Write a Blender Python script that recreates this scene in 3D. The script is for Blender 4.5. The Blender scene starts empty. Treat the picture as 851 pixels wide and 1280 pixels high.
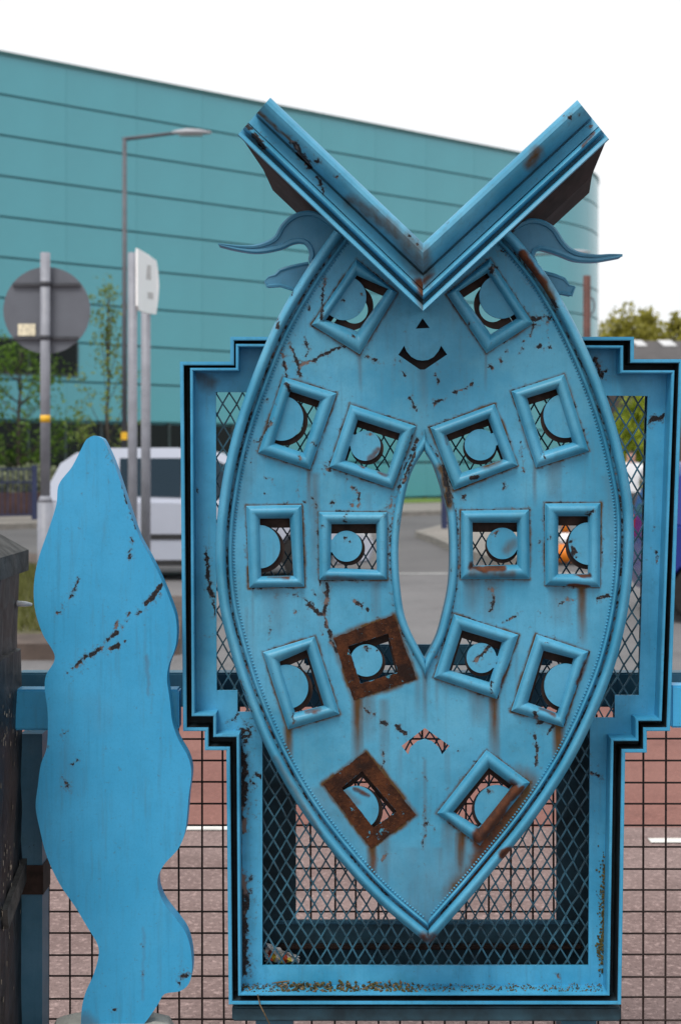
import bpy, bmesh, math, random
import numpy as np
from mathutils import Vector, Matrix
from mathutils.geometry import delaunay_2d_cdt
R = math.radians
random.seed(7); rng = np.random.default_rng(7)
S = bpy.context.scene
C = S.collection

# ------------------------------------------------------------------ camera
F, D0, EYE, CX, HY = 1900.0, 3.22, 1.55, 425.5, 575.0      # focal px, panel distance, eye height, principal column, horizon row
cam = bpy.data.cameras.new('Camera'); cam_o = bpy.data.objects.new('Camera', cam); C.objects.link(cam_o)
cam_o.location = (0, -D0, EYE); cam_o.rotation_euler = (R(90), 0, 0)
cam.sensor_fit = 'VERTICAL'; cam.sensor_height = 24; cam.sensor_width = 16
cam.lens = 24 * F / 1280; cam.shift_y = (HY - 640) / 1280
cam.clip_end = 3000; cam.clip_start = 0.05
cam.dof.use_dof = True; cam.dof.focus_distance = D0 - .04; cam.dof.aperture_fstop = 4.0
S.camera = cam_o

# ------------------------------------------------------------------ sky, sun, exposure
SUN_EL, SUN_AZ = 59, 206        # azimuth clockwise from +Y: behind the camera, a little to its left
w = bpy.data.worlds.new('World'); S.world = w; w.use_nodes = True
nt = w.node_tree; nt.nodes.clear()
sky = nt.nodes.new('ShaderNodeTexSky'); sky.sky_type = 'NISHITA'; sky.sun_disc = False
sky.sun_elevation = R(SUN_EL); sky.sun_rotation = R(SUN_AZ); sky.dust_density = 5; sky.air_density = 1.0
bg1 = nt.nodes.new('ShaderNodeBackground'); bg1.inputs[1].default_value = .05
nt.links.new(sky.outputs[0], bg1.inputs[0])
bg2 = nt.nodes.new('ShaderNodeBackground'); bg2.inputs[0].default_value = (.97, .985, 1, 1); bg2.inputs[1].default_value = .93
mixw = nt.nodes.new('ShaderNodeMixShader'); mixw.inputs[0].default_value = .86
nt.links.new(bg1.outputs[0], mixw.inputs[1]); nt.links.new(bg2.outputs[0], mixw.inputs[2])
ow = nt.nodes.new('ShaderNodeOutputWorld'); nt.links.new(mixw.outputs[0], ow.inputs[0])
sl = bpy.data.lights.new('Sun', 'SUN'); sl.energy = 1.9; sl.angle = R(20); sl.color = (1, .96, .9)
so = bpy.data.objects.new('Sun', sl); C.objects.link(so)
az, el = R(SUN_AZ), R(SUN_EL)
sd = Vector((math.sin(az) * math.cos(el), math.cos(az) * math.cos(el), math.sin(el)))
so.rotation_euler = sd.to_track_quat('Z', 'Y').to_euler(); so.location = (0, -5, 12)
S.view_settings.view_transform = 'Standard'; S.view_settings.look = 'None'
S.view_settings.gamma = 1; S.view_settings.use_curve_mapping = False; S.view_settings.exposure = 0.35

# ------------------------------------------------------------------ pixel helpers (a pixel is only a direction; depth comes from the surface)
def P(px, py, Y): d = D0 + Y; return Vector(((px - CX) * d / F, Y, EYE - (py - HY) * d / F))
def Gd(px, d, z=0.0): return Vector(((px - CX) * d / F, d - D0, z))
def G(px, py, z=0.0): return Gd(px, F * EYE / (py - HY), z)
def Wpx(x, z, Y): d = D0 + Y; return (CX + x * F / d, HY + (EYE - z) * F / d)

# ------------------------------------------------------------------ materials
def new_mat(name):
    m = bpy.data.materials.new(name); m.use_nodes = True
    t = m.node_tree; b = t.nodes['Principled BSDF']; return m, t, b
def N(t, kind, **kw):
    n = t.nodes.new(kind)
    for k, v in kw.items(): setattr(n, k, v)
    return n
def noise(t, scale, detail=4, rough=.55, vec=None, stretch=None):
    tc = N(t, 'ShaderNodeTexCoord'); n = N(t, 'ShaderNodeTexNoise')
    n.inputs['Scale'].default_value = scale; n.inputs['Detail'].default_value = detail; n.inputs['Roughness'].default_value = rough
    if stretch:
        mp = N(t, 'ShaderNodeMapping'); mp.inputs['Scale'].default_value = stretch
        t.links.new(tc.outputs['Object'], mp.inputs[0]); t.links.new(mp.outputs[0], n.inputs[0])
    else: t.links.new(tc.outputs['Object'], n.inputs[0])
    return n.outputs[0]
def math_(t, op, a, b=None, c=None, clamp=False):
    n = N(t, 'ShaderNodeMath', operation=op, use_clamp=clamp)
    for i, v in enumerate((a, b, c)):
        if v is None: continue
        if isinstance(v, (int, float)): n.inputs[i].default_value = v
        else: t.links.new(v, n.inputs[i])
    return n.outputs[0]
def ramp(t, v, lo, hi):
    n = N(t, 'ShaderNodeMapRange'); n.interpolation_type = 'SMOOTHSTEP'
    n.inputs[1].default_value = lo; n.inputs[2].default_value = hi
    t.links.new(v, n.inputs[0]); return n.outputs[0]
def mixc(t, f, a, b):
    n = N(t, 'ShaderNodeMix', data_type='RGBA')
    for i, v in ((0, f), (6, a), (7, b)):
        if isinstance(v, (int, float)): n.inputs[i].default_value = v
        elif isinstance(v, tuple): n.inputs[i].default_value = (*v[:3], 1)
        else: t.links.new(v, n.inputs[i])
    return n.outputs[2]
def bump(t, b, h, strength=.3, dist=.005):
    n = N(t, 'ShaderNodeBump'); n.inputs['Strength'].default_value = strength; n.inputs['Distance'].default_value = dist
    t.links.new(h, n.inputs['Height']); t.links.new(n.outputs[0], b.inputs['Normal'])
def simple(name, col, rough=.6, var=.15, scale=6, metal=0, bmp=0, bscale=60, spec=.5, stretch=None):
    m, t, b = new_mat(name)
    n = noise(t, scale, 5, .6, stretch=stretch)
    f = ramp(t, n, .3, .7)
    c = mixc(t, f, tuple(x * (1 - var) for x in col), tuple(min(1, x * (1 + var)) for x in col))
    t.links.new(c, b.inputs['Base Color'])
    b.inputs['Roughness'].default_value = rough; b.inputs['Metallic'].default_value = metal; b.inputs['Specular IOR Level'].default_value = spec
    if bmp: bump(t, b, noise(t, bscale, 4), bmp)
    return m
RUST_D, RUST_O, PRIMER, STAIN = (.040, .015, .009), (.105, .033, .012), (.010, .011, .014), (.050, .034, .014)
def paint(name, col, rough=.46, chips=.5, mott=1.0):
    m, t, b = new_mat(name)
    at = N(t, 'ShaderNodeAttribute', attribute_name='wear'); sep = N(t, 'ShaderNodeSeparateColor'); t.links.new(at.outputs['Color'], sep.inputs[0])
    cr, st, ru = sep.outputs[0], sep.outputs[1], sep.outputs[2]
    n1 = noise(t, 5, 5, .6); n2 = noise(t, 120, 5, .65); n3 = noise(t, 38, 6, .7); n4 = noise(t, 9, 4, .6, stretch=(9, 9, .8)); n5 = noise(t, 300, 2, .5)
    dk = tuple(x * (1 - .24 * mott) for x in col); lt = (min(1, col[0] * (1 + .4 * mott) + .02 * mott), col[1] * (1 + .10 * mott), col[2] * (1 + .03 * mott))
    c = mixc(t, ramp(t, n1, .32, .70), dk, lt)
    nb = noise(t, 22, 6, .68); c = mixc(t, math_(t, 'MULTIPLY', ramp(t, nb, .52, .74), .42 * mott), c, (col[0] * .9, col[1] * .62, col[2] * .55))
    ns = noise(t, 70, 3, .6, stretch=(1, 1, .06)); c = mixc(t, math_(t, 'MULTIPLY', ramp(t, ns, .56, .72), .20), c, tuple(x * .55 for x in col))
    ck = noise(t, 3.3, 6, .7); c = mixc(t, math_(t, 'MULTIPLY', ramp(t, ck, .50, .66), .24 * mott), c, (col[0] * 1.9 + .05, col[1] * 1.12 + .03, col[2] * .92 + .01))
    c = mixc(t, math_(t, 'MULTIPLY', ramp(t, n5, .42, .72), .14), c, tuple(x * .6 for x in col))
    streak = math_(t, 'MULTIPLY', ramp(t, n4, .50, .78), .30)
    c = mixc(t, streak, c, (.06, .17, .24))
    spk = math_(t, 'MULTIPLY', ramp(t, n2, .60, .72), .22)
    c = mixc(t, spk, c, (.05, .13, .17))
    # run-off stains and heavy rust from the sheet's own wear map
    stf = math_(t, 'MULTIPLY', st, math_(t, 'MULTIPLY_ADD', n4, 1.2, .62), clamp=True)
    sc = mixc(t, n3, STAIN, (.105, .052, .015))
    c = mixc(t, stf, c, sc)
    rc = mixc(t, ramp(t, n3, .35, .68), RUST_D, RUST_O)
    ruf = ramp(t, math_(t, 'ADD', ru, math_(t, 'MULTIPLY', math_(t, 'SUBTRACT', n3, .5), .7)), .18, .78)
    c = mixc(t, ruf, c, rc)
    # chipped paint: drawn chips plus a thin scatter
    chp = math_(t, 'ADD', cr, math_(t, 'MULTIPLY', math_(t, 'SUBTRACT', n2, .5), 1.7))
    cf = ramp(t, chp, .44, .54)
    c = mixc(t, math_(t, 'MULTIPLY', ramp(t, chp, .22, .46), .42), c, (.085, .070, .050))
    sc2 = ramp(t, math_(t, 'MULTIPLY_ADD', n1, .35, n3), .935 - .06 * chips, .965 - .06 * chips)
    cf = math_(t, 'MAXIMUM', cf, sc2)
    pc = mixc(t, ramp(t, n5, .52, .70), PRIMER, (.070, .046, .040))
    pc = mixc(t, ramp(t, noise(t, 28, 3, .5), .55, .62), pc, (.14, .105, .098))
    c = mixc(t, cf, c, pc)
    t.links.new(c, b.inputs['Base Color'])
    rr = math_(t, 'MULTIPLY_ADD', math_(t, 'MAXIMUM', cf, math_(t, 'MAXIMUM', ruf, stf)), .45, rough, clamp=True)
    t.links.new(rr, b.inputs['Roughness']); b.inputs['Specular IOR Level'].default_value = .4
    hh = math_(t, 'SUBTRACT', math_(t, 'MULTIPLY_ADD', n3, .40, math_(t, 'MULTIPLY', n1, 2.6)), math_(t, 'MULTIPLY', cf, 1.3))
    hh = math_(t, 'ADD', hh, math_(t, 'MULTIPLY', n5, .10))
    hh = math_(t, 'ADD', hh, math_(t, 'MULTIPLY', math_(t, 'MULTIPLY', n2, ruf), 1.2))
    bump(t, b, hh, .35, .0016)
    return m
def rust_mat():
    m, t, b = new_mat('rust')
    n3 = noise(t, 30, 6, .7); n2 = noise(t, 160, 5, .7)
    c = mixc(t, ramp(t, n3, .36, .66), (.028, .012, .008), (.085, .030, .013))
    c = mixc(t, ramp(t, n2, .55, .75), c, (.15, .060, .022))
    c = mixc(t, ramp(t, noise(t, 55, 5, .7), .635, .66), c, (.060, .24, .34)); c = mixc(t, ramp(t, noise(t, 14, 4, .6), .52, .72), c, (.020, .011, .009))
    t.links.new(c, b.inputs['Base Color']); b.inputs['Roughness'].default_value = .9; b.inputs['Specular IOR Level'].default_value = .15
    bump(t, b, n2, .9, .003); return m
def asphalt(name, c1, c2, scale=1.0, speck=.5):
    m, t, b = new_mat(name)
    a = noise(t, .55 * scale, 5, .6); g = noise(t, 55, 4, .7); g2 = noise(t, 140, 2, .5)
    c = mixc(t, ramp(t, a, .3, .7), c1, c2)
    c = mixc(t, math_(t, 'MULTIPLY', ramp(t, g, .5, .7), speck), c, tuple(min(1, x * 1.7) for x in c2))
    c = mixc(t, math_(t, 'MULTIPLY', ramp(t, g2, .56, .7), speck * .8), c, tuple(x * .4 for x in c1))
    pa = noise(t, 2.1, 7, .72); c = mixc(t, math_(t, 'MULTIPLY', ramp(t, pa, .54, .66), .30), c, tuple(x * .55 for x in c1)); pb = noise(t, 4.7, 6, .7, stretch=(.25, 1, 1)); c = mixc(t, math_(t, 'MULTIPLY', ramp(t, pb, .56, .70), .28), c, tuple(min(1, x * 1.35) for x in c2))
    t.links.new(c, b.inputs['Base Color']); b.inputs['Roughness'].default_value = .9; b.inputs['Specular IOR Level'].default_value = .25
    bump(t, b, g, .5, .01); return m
def glass_mat(name, col=(.008, .012, .013), rough=.06, spec=.5):
    m, t, b = new_mat(name); b.inputs['Base Color'].default_value = (*col, 1); b.inputs['Roughness'].default_value = rough; b.inputs['Specular IOR Level'].default_value = spec; return m
def leaf_mat(name, c1, c2):
    m, t, b = new_mat(name)
    oi = N(t, 'ShaderNodeAttribute', attribute_name='tint'); n = noise(t, 1.3, 3)
    f = math_(t, 'MULTIPLY_ADD', oi.outputs['Fac'], .6, math_(t, 'MULTIPLY', n, .4), clamp=True)
    c = mixc(t, f, c1, c2); t.links.new(c, b.inputs['Base Color']); b.inputs['Roughness'].default_value = .55; b.inputs['Specular IOR Level'].default_value = .3
    tr = N(t, 'ShaderNodeBsdfTranslucent'); t.links.new(c, tr.inputs[0]); mx = N(t, 'ShaderNodeMixShader'); mx.inputs[0].default_value = .35
    out = t.nodes['Material Output']; t.links.new(b.outputs[0], mx.inputs[1]); t.links.new(tr.outputs[0], mx.inputs[2]); t.links.new(mx.outputs[0], out.inputs[0])
    return m
M = {}
M['blue'] = paint('blue_paint', (.046, .315, .515))
M['blue_frame'] = paint('blue_paint_frame', (.038, .350, .610))
M['blue_fig'] = paint('blue_paint_bright', (.034, .335, .610), .42, .0, .35)
M['blue_dark'] = paint('blue_paint_grimy_shaded', (.036, .160, .255), .45, .8)  # grimy blue, with the shade of rear and side faces put in
M['rust'] = rust_mat()
M['channel'] = simple('channel_shade_dark', (.010, .024, .034), .7, .6, 25)  # near black: shade of the gap between the bands put into the colour
M['shade_teal'] = simple('interior_shade_teal', (.018, .058, .082), .7, .5, 12)  # dark teal with the rear plate's shade put into the colour
M['liner'] = simple('rust_and_disc_shade', (.030, .016, .012), .9, .5, 40)  # rust brown, also used for the discs' shade crescents
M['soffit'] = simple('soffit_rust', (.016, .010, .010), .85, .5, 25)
M['wire'] = simple('rusty_wire', (.030, .016, .013), .8, .5, 60)
M['strand'] = simple('mesh_strand', (.024, .100, .150), .6, .6, 22)
M['black'] = simple('weathered_black', (.009, .010, .013), .5, .8, 22, bmp=.6, bscale=30)
M['capstone'] = simple('cap_stone', (.050, .049, .047), .85, .5, 30, bmp=.5, bscale=90)
M['chip'] = simple('bare_chip', (.34, .29, .22), .85, .5, 80)
M['grey_pole'] = simple('galvanised_grey', (.24, .25, .29), .5, .10, 9)
M['sign_back'] = simple('sign_back_grey', (.115, .125, .150), .55, .08, 4)
M['bracket'] = simple('bracket_dark', (.045, .047, .058), .6, .2, 9)
M['white'] = simple('white_sheet', (.95, .95, .95), .35, .02, 6)
M['mark'] = simple('faded_print', (.50, .49, .49), .5, .2, 20)
M['sticker'] = simple('sticker', (.75, .68, .50), .5, .25, 40)
M['yellow'] = simple('yellow_tape', (.75, .42, .02), .5, .1, 9)
M['lamp_pole'] = simple('lamp_pole_grey', (.085, .090, .105), .55, .15, 4)
M['lamp_head'] = simple('lamp_head_grey', (.33, .34, .37), .4, .1, 6)
M['lens'] = glass_mat('lamp_lens', (.35, .36, .36), .3)
M['brown_post'] = simple('brown_post', (.095, .035, .028), .7, .25, 4)
M['clad'] = simple('teal_cladding', (.062, .322, .388), .22, .04, .35, spec=.85)
M['clad_joint'] = simple('cladding_joint', (.042, .190, .225), .6, .15, 1)
M['flash'] = simple('parapet_flashing', (.025, .110, .115), .5, .1, 1)
M['glass'] = glass_mat('dark_glass', spec=.12)
M['frame_dark'] = simple('dark_frame', (.03, .05, .055), .5, .2, 3)
M['shed'] = simple('shed_sheeting', (.085, .070, .068), .7, .25, 1.5, stretch=(4, 4, .2))
M['rooflight'] = simple('roof_light', (.55, .55, .56), .5, .1, 2)
M['shedroof'] = simple('shed_roof', (.062, .055, .055), .7, .2, 1.5)
M['asphalt'] = asphalt('asphalt_dark', (.098, .095, .098), (.140, .136, .138), .3)
M['asphalt_l'] = asphalt('asphalt_light', (.135, .132, .136), (.185, .180, .184), .5)
M['asphalt_p'] = asphalt('chip_seal_pinkish', (.165, .112, .105), (.245, .178, .168), 1.6, .9)
M['asphalt_r'] = asphalt('bus_lane_red', (.180, .080, .068), (.240, .115, .096), 1.4, .5)
M['paving'] = asphalt('pavement_grey', (.20, .185, .170), (.26, .24, .22), .4)
M['kerb'] = simple('kerb_stone', (.22, .205, .185), .85, .2, 5, bmp=.3)
M['kerb_b'] = simple('kerb_brown', (.085, .062, .052), .9, .3, 5, bmp=.3)
M['line'] = simple('road_paint', (.62, .61, .58), .7, .18, 7)
M['line_worn'] = simple('worn_road_paint', (.34, .34, .335), .8, .25, 3)
M['soil'] = simple('verge_soil', (.075, .070, .030), .95, .5, 9, bmp=.6)
M['lawn'] = simple('lawn', (.115, .185, .022), .9, .25, 1.2)
M['blade'] = leaf_mat('grass_blade', (.085, .10, .025), (.17, .17, .05))
M['bark'] = simple('bark', (.055, .045, .035), .9, .3, 12)
M['leaf_a'] = leaf_mat('leaf_olive', (.045, .105, .010), (.14, .25, .025))
M['leaf_d'] = leaf_mat('leaf_dark', (.012, .03, .008), (.03, .06, .012))
M['leaf_b'] = leaf_mat('leaf_spring', (.10, .16, .03), (.22, .27, .06))
M['leaf_c'] = leaf_mat('leaf_poplar', (.18, .18, .025), (.42, .38, .07))
M['leaf_h'] = leaf_mat('leaf_hedge', (.15, .18, .09), (.42, .44, .30))
M['leaf_y'] = leaf_mat('leaf_yellow', (.20, .26, .02), (.38, .44, .04))
M['brick'] = simple('garden_wall_brick', (.070, .036, .030), .9, .3, 3)
M['navy'] = simple('navy_rail', (.018, .028, .085), .5, .15, 4)
M['silver'] = simple('car_silver', (.46, .49, .58), .28, .03, 2, metal=.3)
M['carblue'] = simple('car_blue', (.010, .025, .20), .25, .05, 2)
M['trim'] = simple('car_trim', (.015, .015, .017), .6, .2, 9)
M['tyre'] = simple('tyre', (.012, .012, .012), .85, .2, 20)
M['rim'] = simple('wheel_rim', (.42, .43, .45), .35, .1, 10, metal=.6)
M['car_glass'] = glass_mat('car_glass', (.014, .030, .046), .05, .18)
M['tail'] = simple('tail_lamp', (.45, .03, .02), .3, .1, 20)
M['headlamp'] = glass_mat('headlamp', (.5, .52, .55), .1)
M['orange'] = simple('cone_orange', (.75, .20, .01), .5, .1, 9)
M['concrete'] = simple('pale_concrete', (.34, .34, .31), .9, .2, 12, bmp=.5)
M['moss'] = simple('moss_debris', (.060, .052, .014), .95, .7, 60)
M['debris'] = simple('dry_debris', (.14, .095, .050), .95, .5, 60)
M['packet'] = simple('packet_foil', (.62, .62, .62), .35, .1, 30)
M['packet_r'] = simple('packet_red', (.45, .06, .03), .4, .1, 30)
M['packet_y'] = simple('packet_yellow', (.62, .50, .06), .4, .1, 30)
M['skin'] = simple('skin', (.50, .28, .22), .6, .05, 9)
M['shirt'] = simple('shirt_white', (.72, .73, .76), .8, .05, 9)
M['trousers'] = simple('trousers_grey', (.10, .095, .10), .85, .1, 9)
M['hair'] = simple('hair_brown', (.05, .03, .02), .8, .2, 20)

# ------------------------------------------------------------------ object helpers
def tag(o, label=None, cat=None, group=None, kind=None):
    if label: o['label'] = label
    if cat: o['category'] = cat
    if group: o['group'] = group
    if kind: o['kind'] = kind
    return o
def thing(name, label, cat, loc=(0, 0, 0), group=None, rz=0):
    o = bpy.data.objects.new(name, None); C.objects.link(o); o.location = loc; o.rotation_euler = (0, 0, rz); o.empty_display_size = .2
    return tag(o, label, cat, group)
def world_loc(p):
    v = Vector((0, 0, 0)); 
    while p is not None: v = v + p.location; p = p.parent
    return v
def mobj(name, verts, faces, mat, parent=None, smooth=False, local=False):
    me = bpy.data.meshes.new(name); off = Vector((0, 0, 0))
    if parent is not None and not local: off = world_loc(parent)
    me.from_pydata([tuple(Vector(v) - off) for v in verts], [], faces); me.update()
    mats = mat if isinstance(mat, (list, tuple)) else [mat]
    for m in mats: me.materials.append(m)
    if smooth: me.shade_smooth()
    o = bpy.data.objects.new(name, me); C.objects.link(o); o.parent = parent
    return o
def share(o, name, parent, loc=None, rot=None):
    c = o.copy(); c.name = name; C.objects.link(c); c.parent = parent
    if loc is not None: c.location = loc
    if rot is not None: c.rotation_euler = rot
    return c
class MB:
    def __init__(s): s.v = []; s.f = []; s.mi = []
    def add(s, v, f, mi=0):
        o = len(s.v); s.v += [Vector(x) for x in v]; s.f += [[i + o for i in q] for q in f]; s.mi += [mi] * len(f); return s
    def box(s, a, b, mi=0):
        x0, y0, z0 = a; x1, y1, z1 = b
        return s.add([(x0, y0, z0), (x1, y0, z0), (x1, y1, z0), (x0, y1, z0), (x0, y0, z1), (x1, y0, z1), (x1, y1, z1), (x0, y1, z1)],
                     [(0, 3, 2, 1), (4, 5, 6, 7), (0, 1, 5, 4), (1, 2, 6, 5), (2, 3, 7, 6), (3, 0, 4, 7)], mi)
    def bar(s, a, b, wd, dp, up=Vector((0, 1, 0)), mi=0):
        a, b = Vector(a), Vector(b); d = (b - a).normalized(); n = d.cross(up).normalized(); u = n.cross(d).normalized()
        q = [n * sx * wd / 2 + u * sy * dp / 2 for sx, sy in ((-1, -1), (1, -1), (1, 1), (-1, 1))]
        return s.add([a + k for k in q] + [b + k for k in q], [(0, 1, 5, 4), (1, 2, 6, 5), (2, 3, 7, 6), (3, 0, 4, 7), (3, 2, 1, 0), (4, 5, 6, 7)], mi)
    def tube(s, pts, rad, n=8, caps=True, mi=0):
        pts = [Vector(p) for p in pts]; rs = rad if isinstance(rad, (list, tuple)) else [rad] * len(pts)
        o = len(s.v); prev = None
        for i, p in enumerate(pts):
            d = (pts[min(i + 1, len(pts) - 1)] - pts[max(i - 1, 0)]).normalized()
            if prev is None: x = d.orthogonal().normalized()
            else: x = (prev - d * prev.dot(d)).normalized()
            prev = x; y = d.cross(x)
            for k in range(n):
                a = 2 * math.pi * k / n; s.v.append(p + (x * math.cos(a) + y * math.sin(a)) * rs[i])
        for i in range(len(pts) - 1):
            for k in range(n):
                a, b = o + i * n + k, o + i * n + (k + 1) % n
                s.f.append([a, b, b + n, a + n]); s.mi.append(mi)
        if caps:
            s.f.append([o + k for k in range(n)][::-1]); s.mi.append(mi); s.f.append([o + (len(pts) - 1) * n + k for k in range(n)]); s.mi.append(mi)
        return s
    def ring(s, outer, inner, mi=0):           # quads between two equal-length closed loops
        n = len(outer); return s.add(list(outer) + list(inner), [(i, (i + 1) % n, n + (i + 1) % n, n + i) for i in range(n)], mi)
    def prism(s, loop, vec, mi=0):             # extrude a closed planar loop by vec
        n = len(loop); vec = Vector(vec)
        return s.add(list(loop) + [Vector(p) + vec for p in loop], [list(range(n))[::-1], [n + i for i in range(n)]] + [(i, (i + 1) % n, n + (i + 1) % n, n + i) for i in range(n)], mi)
    def build(s, name, mat, parent=None, smooth=False, fix=True, angle=None):
        o = mobj(name, s.v, s.f, mat, parent, smooth); me = o.data
        if isinstance(mat, (list, tuple)): me.polygons.foreach_set('material_index', s.mi)
        if fix:
            bm = bmesh.new(); bm.from_mesh(me)
            if angle is not None: bmesh.ops.remove_doubles(bm, verts=bm.verts, dist=1e-6)
            bmesh.ops.recalc_face_normals(bm, faces=bm.faces); bm.to_mesh(me); bm.free()
        if angle is not None: me.shade_smooth(); me.set_sharp_from_angle(angle=R(angle))
        return o
def catmull(pts, step=5.0):
    pts = [np.array(p, float) for p in pts]; out = []
    for i in range(len(pts) - 1):
        p0, p1, p2, p3 = pts[max(i - 1, 0)], pts[i], pts[i + 1], pts[min(i + 2, len(pts) - 1)]
        n = max(1, int(np.linalg.norm(p2 - p1) / step))
        for k in range(n):
            t = k / n
            out.append(.5 * ((2 * p1) + (-p0 + p2) * t + (2 * p0 - 5 * p1 + 4 * p2 - p3) * t * t + (-p0 + 3 * p1 - 3 * p2 + p3) * t ** 3))
    out.append(pts[-1]); return [tuple(p) for p in out]
def pip(poly, x, y):                           # vectorised point in polygon
    inside = np.zeros(x.shape, bool); n = len(poly); j = n - 1
    for i in range(n):
        xi, yi = poly[i]; xj, yj = poly[j]
        if yi != yj:
            c = ((yi > y) != (yj > y)) & (x < (xj - xi) * (y - yi) / (yj - yi) + xi); inside ^= c
        j = i
    return inside
def offset_poly(poly, d):                      # mitred inward offset in pixels
    a = np.array(poly, float); n = len(a)
    area = .5 * np.sum(a[:, 0] * np.roll(a[:, 1], -1) - np.roll(a[:, 0], -1) * a[:, 1]); sg = 1 if area > 0 else -1
    out = []
    for i in range(n):
        e0 = a[i] - a[i - 1]; e1 = a[(i + 1) % n] - a[i]; e0 /= np.linalg.norm(e0); e1 /= np.linalg.norm(e1)
        n0 = sg * np.array((-e0[1], e0[0])); n1 = sg * np.array((-e1[1], e1[0])); m = n0 + n1; m /= max(.2, m.dot(n0))
        out.append(tuple(a[i] + m * d))
    return out
_perm = rng.random((256, 256))
def vnoise(x, y):
    xi, yi = np.floor(x).astype(int), np.floor(y).astype(int); fx, fy = x - xi, y - yi
    fx, fy = fx * fx * (3 - 2 * fx), fy * fy * (3 - 2 * fy); g = lambda i, j: _perm[i & 255, j & 255]
    return (g(xi, yi) * (1 - fx) + g(xi + 1, yi) * fx) * (1 - fy) + (g(xi, yi + 1) * (1 - fx) + g(xi + 1, yi + 1) * fx) * fy
def fbm(x, y, s, o=4):
    v = 0; a = .5
    for k in range(o): v = v + a * vnoise(x / s * 2 ** k + 17.3 * k, y / s * 2 ** k + 5.1 * k); a *= .5
    return v
def stroke_field(x, y, strokes):
    """strokes: (channel, [(px,py)..], half width, strength, warp). Returns Nx3 wear."""
    W = np.zeros((len(x), 3))
    wx = (fbm(x, y, 9) - .47); wy = (fbm(x + 91, y + 37, 9) - .47)
    for ch, pts, hw, st, warp in strokes:
        qx, qy = x + wx * warp * 2, y + wy * warp * 2
        d = np.full(len(x), 1e9)
        if len(pts) == 1: d = np.hypot(qx - pts[0][0], qy - pts[0][1])
        for (ax, ay), (bx, by) in zip(pts[:-1], pts[1:]):
            dx, dy = bx - ax, by - ay; t = np.clip(((qx - ax) * dx + (qy - ay) * dy) / (dx * dx + dy * dy + 1e-9), 0, 1)
            fade = hw
            d = np.minimum(d, np.hypot(qx - ax - t * dx, qy - ay - t * dy))
        v = st * np.clip(1.35 - d / hw, 0, 1)
        if ch == 0: v = np.maximum(v * (.72 + .56 * fbm(x + 13, y + 7, 7)), .30 * np.clip(1.2 - d / (hw * 2.6 + 2), 0, 1))
        W[:, ch] = np.maximum(W[:, ch], v)
    return W
def streak_field(x, y, W, streaks):
    """run-off: (channel, x, y0, y1, half width, strength) fading downwards"""
    for ch, sx, y0, y1, hw, st in streaks:
        t = (y - y0) / (y1 - y0); dx = np.abs(x + 3 * (fbm(x * .2, y, 25) - .47) - sx)
        v = st * np.clip(1 - dx / hw, 0, 1) ** .55 * np.clip(1 - t, 0, 1) ** .55 * np.clip((y - y0 + 3) / 4, 0, 1) * (y < y1)
        W[:, ch] = np.maximum(W[:, ch], v)
    return W
def sheet(name, outer, holes, Y, mat, parent, step=3.0, wall=.005, strokes=(), streaks=(), extra=None, lean=None):
    """flat plate in the plane Y, cut along pixel outlines, finely triangulated so that it can carry a wear map; hole and outer edges get a wall"""
    polys = [outer] + list(holes); pts = []; edges = []
    for pl in polys:
        o = len(pts); n = len(pl); pts += [(float(a), float(b)) for a, b in pl]; edges += [(o + i, o + (i + 1) % n) for i in range(n)]
    a = np.array(outer); xs = np.arange(a[:, 0].min(), a[:, 0].max(), step); ys = np.arange(a[:, 1].min(), a[:, 1].max(), step)
    gx, gy = np.meshgrid(xs, ys); gx = gx + (np.arange(len(ys)) % 2)[:, None] * step / 2; gx, gy = gx.ravel(), gy.ravel()
    ok = pip(outer, gx, gy)
    for h in holes: ok &= ~pip(h, gx, gy)
    pts += list(zip(gx[ok].tolist(), gy[ok].tolist()))
    ov, oe, of, _, _, _ = delaunay_2d_cdt([Vector(p) for p in pts], edges, [], 0, 1e-4)
    v = np.array([(p.x, p.y) for p in ov]); f = np.array(of); c = v[f].mean(1)
    ok = pip(outer, c[:, 0], c[:, 1])
    for h in holes: ok &= ~pip(h, c[:, 0], c[:, 1])
    f = f[ok]; used = np.unique(f); mp = -np.ones(len(v), int); mp[used] = np.arange(len(used)); f = mp[f]; v = v[used]
    W = stroke_field(v[:, 0], v[:, 1], strokes); W = streak_field(v[:, 0], v[:, 1], W, streaks)
    if extra: W = extra(v[:, 0], v[:, 1], W)
    d = D0 + Y; V = np.stack(((v[:, 0] - CX) * d / F, np.full(len(v), Y), EYE - (v[:, 1] - HY) * d / F), 1)
    verts = [Vector(q) for q in V.tolist()]; faces = [tuple(q) for q in f.tolist()]; nv = len(verts)
    # make the triangles face the camera (-Y)
    p0, p1, p2 = V[f[0]]; 
    if np.cross(p1 - p0, p2 - p0)[1] > 0: faces = [q[::-1] for q in faces]
    for pl in polys:
        o = len(verts); n = len(pl); verts += [P(x, y, Y) for x, y in pl] + [P(x, y, Y) + Vector((0, wall, 0)) for x, y in pl]
        faces += [(o + i, o + (i + 1) % n, o + n + (i + 1) % n, o + n + i) for i in range(n)]
    ob = mobj(name, verts, faces, mat, parent)
    at = ob.data.attributes.new('wear', 'FLOAT_COLOR', 'POINT'); col = np.zeros((len(verts), 4)); col[:nv, :3] = W; col[:, 3] = 1
    at.data.foreach_set('color', col.ravel()); return ob
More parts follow.
